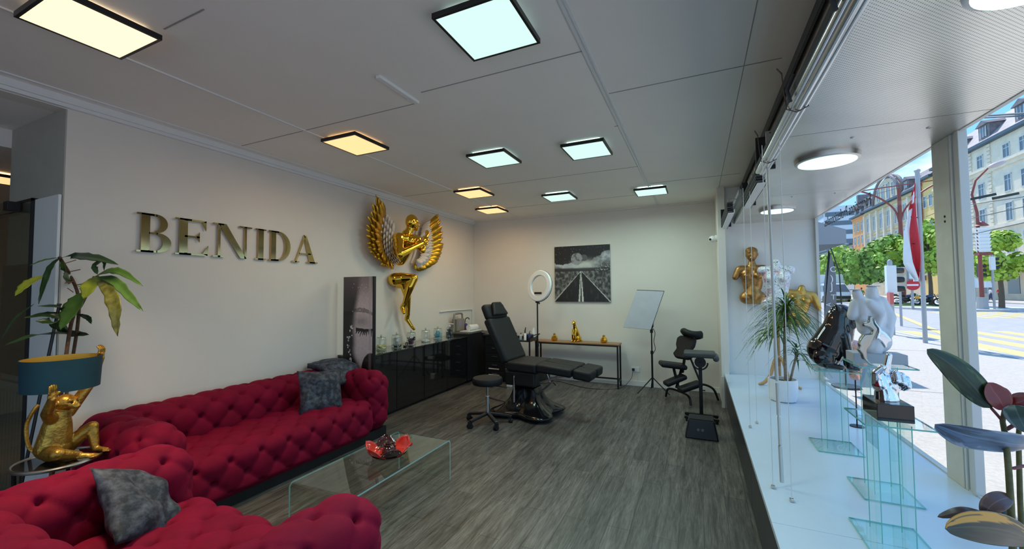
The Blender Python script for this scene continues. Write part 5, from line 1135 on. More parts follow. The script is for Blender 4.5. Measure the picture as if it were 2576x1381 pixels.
# ================================================================ CONSOLE, CAT, GOLD POTS
t = thing('console_table', 'narrow oak topped console table with a black metal frame against the back wall', 'table', (-1.92, 6.885, 0))
MB().bb((-.735, -.14, .70), (.735, .13, .72)).build('table_top', OAK, t, bevel=.002)
for x_ in (-.71, .71):
    for y_ in (-.125, .115): MB().bb((x_-.0125, y_-.0125, 0), (x_+.0125, y_+.0125, .70)).build('leg', BMETAL, t)
MB().bb((-.70, -.137, .675), (.70, -.113, .699)).bb((-.70, .103, .675), (.70, .127, .699)).bb((-.722, -.11, .675), (-.698, .10, .699)).bb((.698, -.11, .675), (.722, .10, .699)).build('top_rail', BMETAL, t)
MB().bb((-.70, .103, .10), (.70, .127, .124)).bb((-.722, -.11, .10), (-.698, .10, .124)).bb((.698, -.11, .10), (.722, .10, .124)).build('lower_rail', BMETAL, t)
t = thing('panther_figurine', 'gold sitting big cat figurine in the middle of the oak console table', 'figurine', (-1.93, 6.90, .7205), R(-112))
# local: cat faces +x
pr = [('e', (-.02, 0, .055), (.075, .058, .055)), ('c', (-.02, 0, .08), .055, (.025, 0, .20), .040), ('c', (.025, 0, .20), .040, (.045, 0, .255), .030), ('c', (.045, 0, .255), .028, (.055, 0, .30), .026), ('e', (.065, 0, .325), (.036, .031, .031)), ('c', (.085, 0, .318), .02, (.103, 0, .312), .014),
    ('c', (.055, .022, .345), .010, (.05, .026, .362), .007), ('c', (.055, -.022, .345), .010, (.05, -.026, .362), .007)]
for sy in (-1, 1): pr += [('c', (.05, sy*.026, .20), .026, (.075, sy*.026, .12), .016), ('c', (.075, sy*.026, .12), .016, (.078, sy*.027, .02), .013), ('c', (.078, sy*.027, .014), .014, (.102, sy*.028, .012), .012), ('e', (-.01, sy*.05, .05), (.055, .026, .045)), ('c', (.02, sy*.058, .02), .016, (.06, sy*.058, .014), .013)]
pr += [('c', (-.08, 0, .02), .012, (-.10, .04, .012), .010), ('c', (-.10, .04, .012), .010, (-.03, .085, .012), .009)]
body('cat', pr, GOLD, t, vox=.0042, smooth=2)
for (x_, lb) in ((-2.325, 'small faceted gold pot left of the gold cat on the console'), (-1.455, 'small faceted gold pot right of the gold cat on the console')):
    t = thing('gold_pot', lb, 'pot', (x_, 6.88, .7205), 0, 'gold pots on the console table'); MB().lathe([(.03, 0), (.052, .012), (.058, .045), (.045, .078), (.022, .092), (.020, .100), (.026, .112), (.012, .128), (0, .13)], n=9).build('body', GOLD, t)

# ================================================================ TREATMENT CHAIR
t = thing('treatment_chair', 'black leatherette treatment chair with split leg rests and raised backrest', 'chair', (-2.06, 4.98, 0), R(-4))
# local: feet end +x, head -x, width along y
def pad(name, size, M_, parent, m=LEATH, bv=.03): o = MB().bb([-s_/2 for s_ in size], [s_/2 for s_ in size]).build(name, m, parent, smooth=True, bevel=bv, seg=4); o.matrix_basis = M_; return o
BW = .56
pad('seat', (.42, BW, .12), Matrix.Translation((.04, 0, .64)) @ rotm('Y', 1), t)
MB().bb((-.20, -.25, .40), (.22, .25, .58)).build('seat_box', BLACK, t, bevel=.02)
bm = Matrix.Translation((-.33, 0, .95)) @ rotm('Y', -26.5)
pad('backrest', (.11, BW, .62), bm, t, bv=.035)
hm = Matrix.Translation((-.50, 0, 1.315)) @ rotm('Y', -24)
pad('headrest', (.10, .50, .22), hm, t, bv=.045)
hb = MB(); cyz = [(-.19, -.09), (.19, -.09), (.10, .10), (-.10, .10)]
hb.prism(cyz, .055, Matrix(((0, 0, 1, .045), (1, 0, 0, 0), (0, 1, 0, .012), (0, 0, 0, 1)))); o = hb.build('head_pillow', LEATH, t, smooth=True, bevel=.022, seg=4); o.matrix_basis = hm @ Matrix.Translation((.0, 0, .0))
for sy in (-1, 1):
    pad('leg_rest', (.46, .262, .105), Matrix.Translation((.475, sy*.146, .635)) @ rotm('Y', 4), t)
    pad('foot_rest', (.22, .25, .115), Matrix.Translation((.825, sy*.142, .605)) @ rotm('Y', 6), t)
    MB().bar((.22, sy*.10, .44), (.60, sy*.10, .565), .022).build('leg_rest_rail', STEEL, t)
    MB().tube([(-.30, sy*.22, .50), (-.46, sy*.22, .50)], .009, 8).tube([(-.30, sy*.22, .58), (-.46, sy*.22, .58)], .009, 8).build('side_bar', CHROME, t)
MB().tube([(.14, -.05, .25), (.36, -.05, .44), (.50, -.05, .57)], .012, 8).tube([(.24, .05, .58), (.30, .05, .42), (.28, .05, .36)], .009, 8).build('strut', STEEL, t)
MB().cyl((0, 0, .26), .045, .16, 20).build('lift_column', CHROME, t, smooth=True)
MB().tube([(-.06, -.265, .20), (-.06, -.265, .51)], .011, 8).cyl((-.06, -.265, .51), .02, .025, 12).build('pump_lever', CHROME, t, smooth=True)
# flared glossy base: square sections that spread into four feet
m = MB(); NS = 40; prof = [(.36, .150), (.34, .165), (.28, .185), (.21, .215), (.15, .265), (.10, .34), (.075, .42), (.055, .46), (.0, .47)]
for (z_, r_) in prof:
    k = max(0, min(1, (.32-z_)/.28))
    for i in range(NS):
        a = 2*pi*i/NS; c4 = abs(cos(2*(a-pi/4))); star = (1-.0*k)*(1/max(abs(cos(a)), abs(sin(a))))**(1-.3*k)
        rr = r_*((1-k)*star*.82+k*(.68+.40*c4**1.6)); m.v.append(Vector((rr*cos(a)*1.1, rr*sin(a)*.98, z_)))
for j in range(len(prof)-1):
    for i in range(NS): m.f.append((j*NS+i, (j+1)*NS+i, (j+1)*NS+(i+1) % NS, j*NS+(i+1) % NS))
m.f.append(tuple(range(NS))); m.f.append(tuple(range((len(prof)-1)*NS+NS-1, (len(prof)-1)*NS-1, -1)))
o = m.build('pedestal_base', mat('black_lacquer', (.006, .006, .007), .16, coat=.25), t, smooth=True, auto=False); o.location.z = .012; o.modifiers.new('s', 'SUBSURF').levels = 1
MB().tube([(-.22, -.18, .16), (-.32, -.24, .19), (-.42, -.29, .225)], [.008, .01, .014], 8).build('foot_pedal', mat('pedal_brown', (.06, .03, .02), .4), t, smooth=True)
# stool
t = thing('rolling_stool', 'round black rolling stool with a chrome gas column beside the treatment chair', 'stool', (-2.345, 4.40, 0), R(12))
MB().lathe([(0, .47), (.15, .47), (.178, .478), (.185, .50), (.185, .535), (.175, .553), (.12, .56), (0, .56)], n=36).build('seat', LEATHG if False else LEATH, t, smooth=True)
MB().cyl((0, 0, .13), .025, .2, 16).cyl((0, 0, .33), .014, .13, 12).build('gas_column', CHROME, t, smooth=True); MB().bb((-.08, -.08, .455), (.08, .08, .47)).build('seat_plate', BMETAL, t)
MB().tube([(.04, .0, .455), (.15, .05, .44), (.22, .08, .42)], .006, 8).build('lever', BMETAL, t)
for k in range(5):
    a = 2*pi*k/5+.35; d_ = Vector((cos(a), sin(a), 0)); l_ = MB().bar(d_*.02+Vector((0, 0, .125)), d_*.27+Vector((0, 0, .085)), .045, .03).build('star_leg', BLACK, t, bevel=.008)
    c_ = MB().cyl((0, 0, 0), .027, .018, 16, None, Matrix.Translation(d_*.27+Vector((-.012, 0, .027))) @ rotm('Z', 40*k) @ rotm('Y', 90)).cyl((0, 0, 0), .027, .018, 16, None, Matrix.Translation(d_*.27+Vector((.014, 0, .027))) @ rotm('Z', 40*k) @ rotm('Y', 90)).bb(tuple(d_*.27-Vector((.02, .02, -.035))), tuple(d_*.27+Vector((.02, .02, .085)))).build('caster', BLACK, l_)

# ================================================================ RING LIGHT, SOFTBOX, SOCKET
p = PY(1352, 860, 6.30); rx = p.x
t = thing('ring_light', 'white ring light on a black tripod stand behind the treatment chair', 'ring light', (-2.42, 6.30, 0))
MB().tube([(0, 0, .1), (0, 0, 1.45)], .012, 10).tube([(0, 0, .1), (0, 0, .75)], .016, 10).cyl((0, 0, .68), .022, .05, 12).build('pole', BMETAL, t, smooth=True)
for k in range(3): a = 2*pi*k/3+.9; MB().tube([(0, 0, .40), (cos(a)*.34, sin(a)*.34, .012)], .008, 8).build('leg', BMETAL, t)
cM = Matrix.Translation((.045, -.02, 1.68)) @ rotm('Z', -22) @ rotm('X', -8)
prof_ = []; m = MB()
for k in range(48):
    a = 2*pi*k/48
    for (r_, d_) in ((.172, -.012), (.182, -.022), (.250, -.022), (.260, -.012), (.260, .014), (.172, .014)): m.v.append(Vector((r_*cos(a), d_, r_*sin(a))))
for k in range(48):
    for j in range(5): m.f.append((k*6+j, ((k+1) % 48)*6+j, ((k+1) % 48)*6+j+1, k*6+j+1))
    m.f.append((k*6+5, ((k+1) % 48)*6+5, ((k+1) % 48)*6, k*6))
o = m.build('ring', mat('ring_white', (.72, .72, .72), .4), t, smooth=True); o.matrix_basis = cM
o = MB().tube([(.259*cos(a), .018, .259*sin(a)) for a in [2*pi*k/40 for k in range(40)]], .006, 6, closed=True).build('back_shell', BLACK, t, smooth=True); o.matrix_basis = cM
MB().bb((-.075, -.03, -.14), (.075, -.005, -.105)).build('phone_clip', BLACK, t, bevel=.006).matrix_basis = cM
MB().bb((-.025, -.02, 1.40), (.025, .02, 1.46)).cyl((.03, 0, 1.38), .014, .03, 10).build('bracket', BLACK, t)
t = thing('softbox_light', 'white rectangular studio softbox tilted on a black light stand by the back wall', 'studio light', (-.675, 6.72, 0))
MB().tube([(0, 0, .08), (0, 0, 1.10)], .010, 10).tube([(0, 0, .08), (0, 0, .62)], .015, 10).cyl((0, 0, .60), .022, .05, 12).cyl((0, 0, .93), .022, .06, 12).build('stand_pole', BMETAL, t, smooth=True)
for k in range(3): a = 2*pi*k/3+1.75-.0; MB().tube([(0, 0, .24), (cos(a)*.27, sin(a)*.27, .012)], .009, 8).build('leg', BMETAL, t); 
MB().tube([(0, 0, .12)]+[(cos(2*pi*k/3+1.75)*.13, sin(2*pi*k/3+1.75)*.13, .13) for k in range(1)], .005, 6).build('brace', BMETAL, t)
SC_ = [PY(1568, 823, 6.66)-t.location, PY(1637, 829, 6.58)-t.location, PY(1670, 733, 6.46)-t.location, PY(1602, 730, 6.54)-t.location]
SN_ = (SC_[1]-SC_[0]).cross(SC_[3]-SC_[0]).normalized(); SN_ = -SN_ if SN_.y > 0 else SN_
cc = sum(SC_, Vector())/4
MB().add(SC_+[p*.96+cc*.04-SN_*.012 for p in SC_], [(0, 1, 2, 3), (4, 7, 6, 5), (0, 4, 5, 1), (1, 5, 6, 2), (2, 6, 7, 3), (3, 7, 4, 0)]).build('diffusion_cloth', mat('softbox_cloth', (.62, .64, .68), .8, noise_=.05, nscale=5, bump=.3, bscale=6), t)
MB().add([p+(p-cc)*.02-SN_*.014 for p in SC_]+[cc+(p-cc)*.22-SN_*.20 for p in SC_], [(0, 4, 5, 1), (1, 5, 6, 2), (2, 6, 7, 3), (3, 7, 4, 0), (4, 7, 6, 5)]).build('hood', BLACK, t)
MB().bb((-.03, -.05, 1.02), (.03, .03, 1.14)).tube([(0, 0, 1.1), (.01, .05, 1.2)], .012, 8).build('tilt_head', BMETAL, t)
MB().tube(smoothp([(.01, .0, 1.02), (.05, .02, .93), (.03, .02, .80), (.05, .01, .68), (.012, .018, .60)], 5), .005, 6).build('cable', BLACK, t, smooth=True)
t = thing('wall_socket', 'white double wall socket low on the back wall with a plug in it', 'socket', (-.975, YB, .27)); MB().bb((-.075, -.014, -.04), (.06, 0, .04)).build('plate', WPLAST, t, bevel=.003); MB().bb((-.06, -.05, -.02), (-.02, -.014, .02)).build('plug', BLACK, t, bevel=.004); MB().tube([(.02, -.006, -.04), (.02, -.006, -.22)], .006, 6).build('conduit', WTRIM, t)
q_ = [Vector((-1.015, 7.06, .26)), Vector((-1.05, 7.0, .12)), Vector((-1.2, 6.78, .008)), Vector((-1.6, 6.60, .006)), Vector((-2.0, 6.75, .006)), Vector((-2.3, 6.9, .006)), Vector((-2.45, 6.6, .006))]
tag(MB().tube(smoothp(q_, 8), .004, 6).build('power_cable', BLACK, None, smooth=True), 'thin black cable running over the floor under the console to the socket', 'cable')
tag(MB().bb((-2.95, 6.20, 0), (-2.86, 6.26, .10)).build('power_adapter', WPLAST, None, bevel=.008), 'small white box on the floor behind the treatment chair', 'box')

# ================================================================ MASSAGE CHAIR, ARM REST, STEP
t = thing('massage_chair', 'black kneeling massage chair with a face ring in the back right corner', 'chair', (-.19, 6.45, 0), 0)
def pd(name, c, size, M_, m=LEATH, bv=.03): o = MB().bb([-s_/2 for s_ in size], [s_/2 for s_ in size]).build(name, m, t, smooth=True, bevel=bv, seg=4); o.matrix_basis = Matrix.Translation(c) @ M_; return o
# local x right (image), y to the wall
ring = MB().tube([(.125*cos(a), .02*cos(2*a), .085*sin(a)) for a in [2*pi*k/22 for k in range(2, 21)]], [.045]*19, 12); o = ring.build('face_cushion', LEATH, t, smooth=True); o.matrix_basis = Matrix.Translation((.11, -.1, .97)) @ rotm('X', 72) @ rotm('Z', -8)
# hourglass chest pad
hp = [(-.10, .17), (-.15, .13), (-.145, .03), (-.115, -.03), (-.16, -.11), (-.10, -.17), (.10, -.17), (.16, -.11), (.115, -.03), (.145, .03), (.15, .13), (.10, .17)]
o = MB().prism([(x_, y_) for x_, y_ in hp[::-1]], .07).build('chest_pad', LEATH, t, smooth=True, bevel=.025, seg=4); o.matrix_basis = Matrix.Translation((.02, -.08, .76)) @ rotm('Z', -35) @ rotm('X', 68)
pd('seat', (-.17, -.05, .505), (.36, .26, .07), rotm('Z', 15) @ rotm('Y', 6))
pd('knee_pad', (-.14, -.1, .30), (.17, .32, .07), rotm('Z', -65) @ rotm('X', 22)); pd('knee_pad', (.06, -.28, .265), (.17, .32, .07), rotm('Z', -65) @ rotm('X', 18))
for a, b_ in (((-.16, -.04, .47), (-.08, -.12, .14)), ((.06, -.10, .66), (.20, -.12, .28)), ((.0, -.06, .66), (-.04, -.02, .40)), ((-.05, .0, .46), (-.12, -.15, .2)), ((.03, -.1, .7), (.15, -.1, .9))): MB().bar(a, b_, .032, .022).build('frame_bar', BMETAL, t)
for pts in ([(-.28, .06, .015), (-.24, .02, .14), (-.10, -.10, .15), (.04, -.25, .12), (.065, -.31, .015)], [(.42, .14, .015), (.36, .06, .18), (.24, -.06, .26), (.12, -.1, .25)]): MB().tube(smoothp(pts, 5), .016, 10).build('foot_tube', BMETAL, t, smooth=True)
t = thing('manicure_arm_rest', 'grey padded arm rest cushion on a black post in front of the massage chair', 'arm rest', (.005, 5.62, 0))
o = MB().bb((-.185, -.14, .765), (.175, .14, .83)).build('cushion', LEATHG, t, smooth=True, bevel=.022, seg=4); o2 = MB().tube([(.175, -.13, .765), (.175, .13, .765)], .035, 12).ell((.175, -.13, .765), (.035, .02, .035), 12).build('roll_edge', LEATHG, t, smooth=True)
MB().bar((0, 0, .04), (0, 0, .70), .042, .03).build('post', BMETAL, t, bevel=.004); MB().tube([(.085*cos(a), -.03, .695+.085*sin(a)) for a in [pi+pi*k/12 for k in range(13)]], .010, 8).cyl((0, 0, 0), .065, .03, 20, None, Matrix.Translation((0, -.02, .70)) @ rotm('X', 90)).cyl((0, 0, 0), .008, .02, 10, None, Matrix.Translation((0, -.05, .70)) @ rotm('X', 90)).build('tilt_disc', BMETAL, t)
MB().bar((-.02, -.0, .35), (.05, -.0, .35), .012).build('knob', BMETAL, t)
for y_ in (.0, -.16): f_ = MB().bb((-.19, y_-.02, .035), (.19, y_+.02, .06)).build('foot_bar', BMETAL, t); MB().cyl((-.16, y_, 0), .018, .035, 12).cyl((.165, y_, 0), .018, .035, 12).build('rubber_foot', BLACK, f_)
MB().bb((-.02, -.16, .04), (.02, 0, .058)).build('base_link', BMETAL, t)
t = thing('step_stool', 'small black plastic step stool on the floor by the window bench', 'stool', (.0, 4.96, 0))
MB().add([(-.165, -.13, 0), (.165, -.13, 0), (.165, .13, 0), (-.165, .13, 0), (-.125, -.10, .20), (.125, -.10, .20), (.125, .10, .20), (-.125, .10, .20)], [(0, 1, 5, 4), (1, 2, 6, 5), (2, 3, 7, 6), (3, 0, 4, 7), (4, 5, 6, 7), (3, 2, 1, 0)]).build('step_body', BLACK, t, bevel=.012)
MB().bb((-.118, -.093, .20), (.118, .093, .204)).build('tread', mat('rubber_tread', (.02, .02, .02), .8, bump=.8, bscale=300), t)
gr = MB()
for x_ in (-.03, .012): gr.cyl((0, 0, 0), .014, .004, 14, None, Matrix.Translation((x_, -.118, .10)) @ rotm('X', 81))
gr.build('grip_dot', mat('dot_grey', (.12, .12, .12), .5), t)
t = thing('security_camera', 'small white wall camera with a dark lens high in the back right corner', 'camera', (.255, 6.55, 2.34)); MB().cyl((0, 0, 0), .05, .03, 20, None, Matrix.Translation((.014, 0, 0)) @ rotm('Y', -90)).ell((-.045, -.01, -.01), (.05, .05, .05), 18).build('housing', WPLAST, t, smooth=True); MB().ell((-.075, -.045, -.015), (.018, .018, .018), 12).build('lens', BLACK, t, smooth=True)
# ================================================================ WINDOW NICHE: BLINDS, CORDS, POLE
ALU = mat('blind_alu', (.66, .66, .68), .22, metal=.9); FAB = mat('blind_fabric_dark', (.035, .035, .04), .7)
def blind(y0, y1, label, ribs, xo=0, zb=0):
    t = thing('window_blind', label, 'blind', (.44+xo, 0, ZT+zb), 0, 'rolled up blinds over the window bench')
    if ribs:
        for k, (x_, z_, r_) in enumerate(((-.022, -.045, .015), (.004, -.052, .019), (.030, -.045, .015))): MB().tube([(x_, y0, z_), (x_, y1, z_)], r_, 10).build('bottom_rail', ALU, t, smooth=True)
        MB().bb((-.036, y0, -.038), (.02, y1, .012)).build('rolled_fabric', FAB, t, bevel=.012)
        for yy in (1.2, 2.25, 3.1):
            c_ = MB().tube([(-.055, yy, .12), (-.05, yy-.01, .02), (-.04, yy, -.055), (.0, yy, -.075), (.045, yy, -.055), (.04, yy, .0)], .0028, 6); c_.tube([(-.055, yy+.0, .12), (-.065, yy+.05, .17)], .004, 6); c_.build('tie_cord', mat('cord_dark', (.12, .08, .07), .8), t)
        MB().tube([(-.035, 2.1, .04), (-.06, 2.12, -.02), (-.045, 2.13, -.07)], .007, 6).build('chain_bundle', FAB, t)
        MB().tube([(-.035, 1.45, .04), (-.06, 1.47, -.02), (-.045, 1.48, -.07)], .007, 6).build('chain_bundle', FAB, t)
    else:
        MB().bb((-.02, y0, -.06), (.045, y1, -.045)).bb((.035, y0, -.06), (.045, y1, -.01)).build('bottom_rail', WPLAST, t, bevel=.003)
        for k in range(5): MB().bb((-.03, y0+.01, -.04+k*.024), (.032, y1, -.022+k*.024)).build('fabric_fold', FAB if k % 2 else mat('blind_fabric_mid', (.09, .09, .10), .7), t, bevel=.006)
    MB().bb((.085, y0, .15), (.115, y1, .20)).build('head_rail', mat('head_rail_grey', (.40, .40, .42), .4, metal=.3), t)
    for yy in (y0+.3, (y0+y1)/2, y1-.25): MB().bb((.0, yy-.012, .012), (.02, yy+.012, .15)).bb((.0, yy-.012, .15), (.10, yy+.012, .16)).build('bracket', STEEL, t)
    MB().bb((-.03, y1, -.03), (.09, y1+.02, .21)).build('end_plate', BMETAL, t)
    return t
blind(YN+.1, 3.42, 'long rolled up blind with three ribbed aluminium bars over the near window bench', True)
blind(3.72, 4.78, 'short folded dark blind with a flat white bottom bar, the middle one of three', False, .03, -.01)
blind(4.98, 6.2, 'short folded dark blind with a white bottom bar next to the corner pier', False, -.10, -.02)
CORDM = mat('cord_white', (.72, .72, .70), .6)
for i, ((x, y), (px_, py_), lb) in enumerate((((.369, 3.936), 0*(1,) or (0, 0), 'white blind cord with a small weight, far one nearest the bench front'), ((.434, 4.086), (0, 0), 'white blind cord with a small weight, far one in line with the gold torso'), ((.369, 2.805), (0, 0), 'white blind cord with a small weight, just left of the grey pole foot'), ((.436, 2.67), (0, 0), 'white blind cord with a small weight, right of the grey pole foot'))):
    t = thing('blind_cord', lb, 'cord', (x, y, ZS), 0, 'blind cords with weights'); MB().tube([(0, 0, .01), (0, 0, ZT-ZS-.04)], .0022, 6).build('cord', CORDM, t); MB().bb((-.010, -.012, .001), (.010, .012, .016)).build('weight', STEEL, t, bevel=.002)
a = PX(1967, 1214, .418); b_ = PX(1929, 395, .455)
t = thing('crank_pole', 'long pale grey crank pole of the blind hanging down to the window bench', 'pole', a)
d = b_-a; P_ = [d*k for k in (0, .095, .10, .175, .18, .27, .275, 1.0)]
MB().tube([P_[0], P_[1]], .0105, 12).tube([P_[2], P_[3]], .0085, 12).tube([P_[4], P_[5]], .0105, 12).tube([P_[6], P_[7]], .0085, 12).build('pole', mat('pole_lightgrey', (.55, .55, .53), .35, metal=.3), t, smooth=True)
MB().tube([P_[1], P_[2]], .006, 8).tube([P_[3], P_[4]], .006, 8).ell(P_[1], (.011, .011, .011), 8).build('joint', STEEL, t)
t = thing('tilt_wand', 'thin white plastic wand hanging in front of the niche end wall', 'wand', (.36, 6.30, 0)); MB().tube([(0, 0, 2.35), (0, 0, 1.66)], .004, 6).tube([(0, 0, 1.64), (.005, 0, .60)], .006, 6).ell((0, 0, 1.65), (.014, .012, .014), 10).build('rod', WPLAST, t)

# ================================================================ TORSOS ON THE NICHE END WALL
def torso(name, label, loc, h, m, head, arms, rz=0, tilt=0, group='gold torsos on the niche wall'):
    t = thing(name, label, 'torso', loc, rz, group); k = h/.78 if head else h/.56
    S_ = lambda *a: Vector(a)*k
    pr = [('c', S_(-.07, .0, .10), .085*k, S_(.07, .0, .10), .085*k), ('e', S_(0, .0, .12), (.145*k, .085*k, .09*k)), ('c', S_(0, .0, .14), .105*k, S_(0, 0, .25), .082*k), ('c', S_(-.035, 0, .25), .075*k, S_(-.05, -.0, .40), .085*k), ('c', S_(.035, 0, .25), .075*k, S_(.05, 0, .40), .085*k),
        ('e', S_(-.062, -.062, .385), (.052*k, .045*k, .045*k)), ('e', S_(.062, -.062, .385), (.052*k, .045*k, .045*k)), ('c', S_(-.13, .0, .475), .05*k, S_(.13, .0, .475), .05*k), ('c', S_(0, 0, .49), .060*k, S_(0, .0, .56), .042*k)]
    for s_, L in zip((-1, 1), arms):
        if L: pr.append(('c', S_(s_*.145, 0, .465), .05*k, S_(s_*(.15+.10*L), -.01, .465-.22*L), .036*k))
    if head: pr += [('e', S_(0, -.01, .665), (.066*k, .078*k, .092*k)), ('e', S_(0, -.03, .615), (.042*k, .048*k, .045*k)), ('c', S_(0, -.08, .675), .009*k, S_(0, -.098, .645), .013*k), ('c', S_(-.016, -.078, .612), .011*k, S_(.016, -.078, .612), .011*k), ('e', S_(0, .01, .71), (.074*k, .07*k, .055*k)), ('e', S_(-.068, .0, .66), (.01*k, .016*k, .025*k)), ('e', S_(.068, .0, .66), (.01*k, .016*k, .025*k)), ('c', S_(-.04, -.073, .692), .008*k, S_(-.015, -.08, .69), .009*k), ('c', S_(.015, -.08, .69), .009*k, S_(.04, -.073, .692), .008*k)]
    o = body('torso_body', pr, m, t, vox=.0075, smooth=3); o.rotation_euler = (0, R(tilt), 0); return t
torso('gold_torso', 'dull gold female head and torso hung on the white niche end wall', (.665, 6.27, 1.385), .80, BRONZE, True, (.45, .2))
torso('gold_torso', 'smaller orange gold torso low on the niche wall, half hidden behind the spiky plant', (1.14, 6.27, 1.12), .50, mat('orange_gold', (.60, .34, .08), .35, metal=.7, noise_=.2, nscale=12), False, (.2, .75), tilt=8)
# papered dress form
def graf():
    m = bpy.data.materials.new('doodled_print'); m.use_nodes = True; n = m.node_tree; b = n.nodes['Principled BSDF']; tcn = nd(n, 'ShaderNodeTexCoord')
    wv = nd(n, 'ShaderNodeTexNoise', i={'Scale': 16, 'Detail': 3, 'Distortion': 2.6}); n.links.new(tcn.outputs['Object'], wv.inputs[0])
    c = nd(n, 'ShaderNodeValToRGB'); n.links.new(wv.outputs[0], c.inputs[0]); el = c.color_ramp.elements; el[0].position = 0; el[0].color = (.75, .75, .80, 1); el[1].position = 1; el[1].color = (.78, .78, .82, 1)
    for p_, k in ((.455, .78), (.468, .03), (.487, .03), (.50, .75), (.56, .75), (.57, .08), (.585, .78)): q_ = el.new(p_); q_.color = (k, k, k*1.05, 1)
    z = nd(n, 'ShaderNodeTexNoise', i={'Scale': 7}); n.links.new(tcn.outputs['Object'], z.inputs[0]); c2 = nd(n, 'ShaderNodeValToRGB'); n.links.new(z.outputs[0], c2.inputs[0]); c2.color_ramp.elements[0].position = .55; c2.color_ramp.elements[0].color = (0, 0, 0, 1); c2.color_ramp.elements[1].position = .66
    mi = nd(n, 'ShaderNodeMixRGB', blend_type='MULTIPLY', i={'Color2': (.85, .45, .50, 1)}); n.links.new(c2.outputs[0], mi.inputs[0]); n.links.new(c.outputs[0], mi.inputs[1]); n.links.new(mi.outputs[0], b.inputs['Base Color']); b.inputs['Roughness'].default_value = .25; return m
t = torso('dress_form', 'white dress form covered in black doodles on a curved wooden stand behind the spiky plant', (.862, 5.78, 1.30), .62, graf(), False, (0, 0), group=None)
o = MB().lathe([(.045, .575), (.047, .61), (0, .615)], n=20).build('neck_cap', BLACK, t, smooth=True)
MB().cyl((0, 0, -.62), .018, .70, 12).build('post', OAK, t)
for k in range(3):
    a = 2*pi*k/3+3.5; MB().tube(smoothp([(0, 0, -.50), (cos(a)*.05, sin(a)*.05, -.56), (cos(a)*.10, sin(a)*.10, -.72), (cos(a)*.17, sin(a)*.17, -.81), (cos(a)*.24, sin(a)*.24, -.838)], 5), [.020]*18+[.017, .014, .012], 10).build('leg', mat('beech_wood', (.52, .30, .13), .45, noise_=.1, nscale=5), t, smooth=True)

# ================================================================ DRACAENA
t = thing('dracaena_plant', 'spiky dragon tree with drooping narrow leaves in a white pot on the window bench', 'plant', (.775, 5.02, ZS))
MB().lathe([(.095, 0), (.115, .01), (.128, .06), (.133, .16), (.130, .225), (.118, .225), (.118, .19)], n=40).build('pot', POTW, t, smooth=True)
MB().cyl((0, 0, .18), .119, .012, 30).build('soil', SOIL, t)
trunks = [((.03, .0, .19), (.02, 0, .55), (.05, -.01, .95), .016), ((-.05, .02, .19), (-.06, .0, .45), (-.05, .0, .72), .014), ((.07, .03, .19), (.10, 0, .36), (.13, -.02, .50), .011)]
heads = []
for a, b_, c_, r_ in trunks: MB().tube(bez(a, b_, c_, 10), r_, 10).build('trunk', mat('dracaena_trunk', (.30, .24, .17), .85, noise_=.3, nscale=60, bump=.5), t, smooth=True)
rs = random.Random(21); DG = [mat('blade_green', (.05, .13, .025), .4, noise_=.3, nscale=9), mat('blade_lime', (.16, .24, .04), .4, noise_=.3, nscale=9)]
for (c_, n_, L, r0) in (((.05, -.01, .95), 120, .46, 1.0), ((.05, -.01, .86), 60, .42, .4), ((-.05, 0, .72), 70, .40, .7), ((.13, -.02, .50), 34, .30, .8)):
    for mi in range(2):
        m = MB()
        for k in range(n_//2):
            a = rs.uniform(0, 6.28); el = rs.uniform(.15, 1.25)*r0; l_ = L*rs.uniform(.65, 1.05); w_ = rs.uniform(.006, .010); hd_ = Vector((cos(a), sin(a), 0)); p = Vector(c_)+Vector((0, 0, rs.uniform(-.10, .06))); dr = hd_*cos(el)+Vector((0, 0, sin(el))); sd_ = Vector((-sin(a), cos(a), 0)); o_ = len(m.v); N = 8
            for i in range(N+1):
                u = i/N; q_ = p+dr*(l_*u)+Vector((0, 0, -.85*l_*u*u*(1.15-.35*el))); ww = w_*(1-u**2.5)
                q_.x = min(q_.x, .57); q_.y = q_.y; q_.z = max(q_.z, .02 if q_.xy.length > .14 else .24); m.v += [q_-sd_*ww, q_+Vector((0, 0, -.002)), q_+sd_*ww]
            for i in range(N): k_ = o_+i*3; m.f += [(k_, k_+1, k_+4, k_+3), (k_+1, k_+2, k_+5, k_+4)]
        m.build('leaf_cluster', DG[mi], t, smooth=True, auto=False)

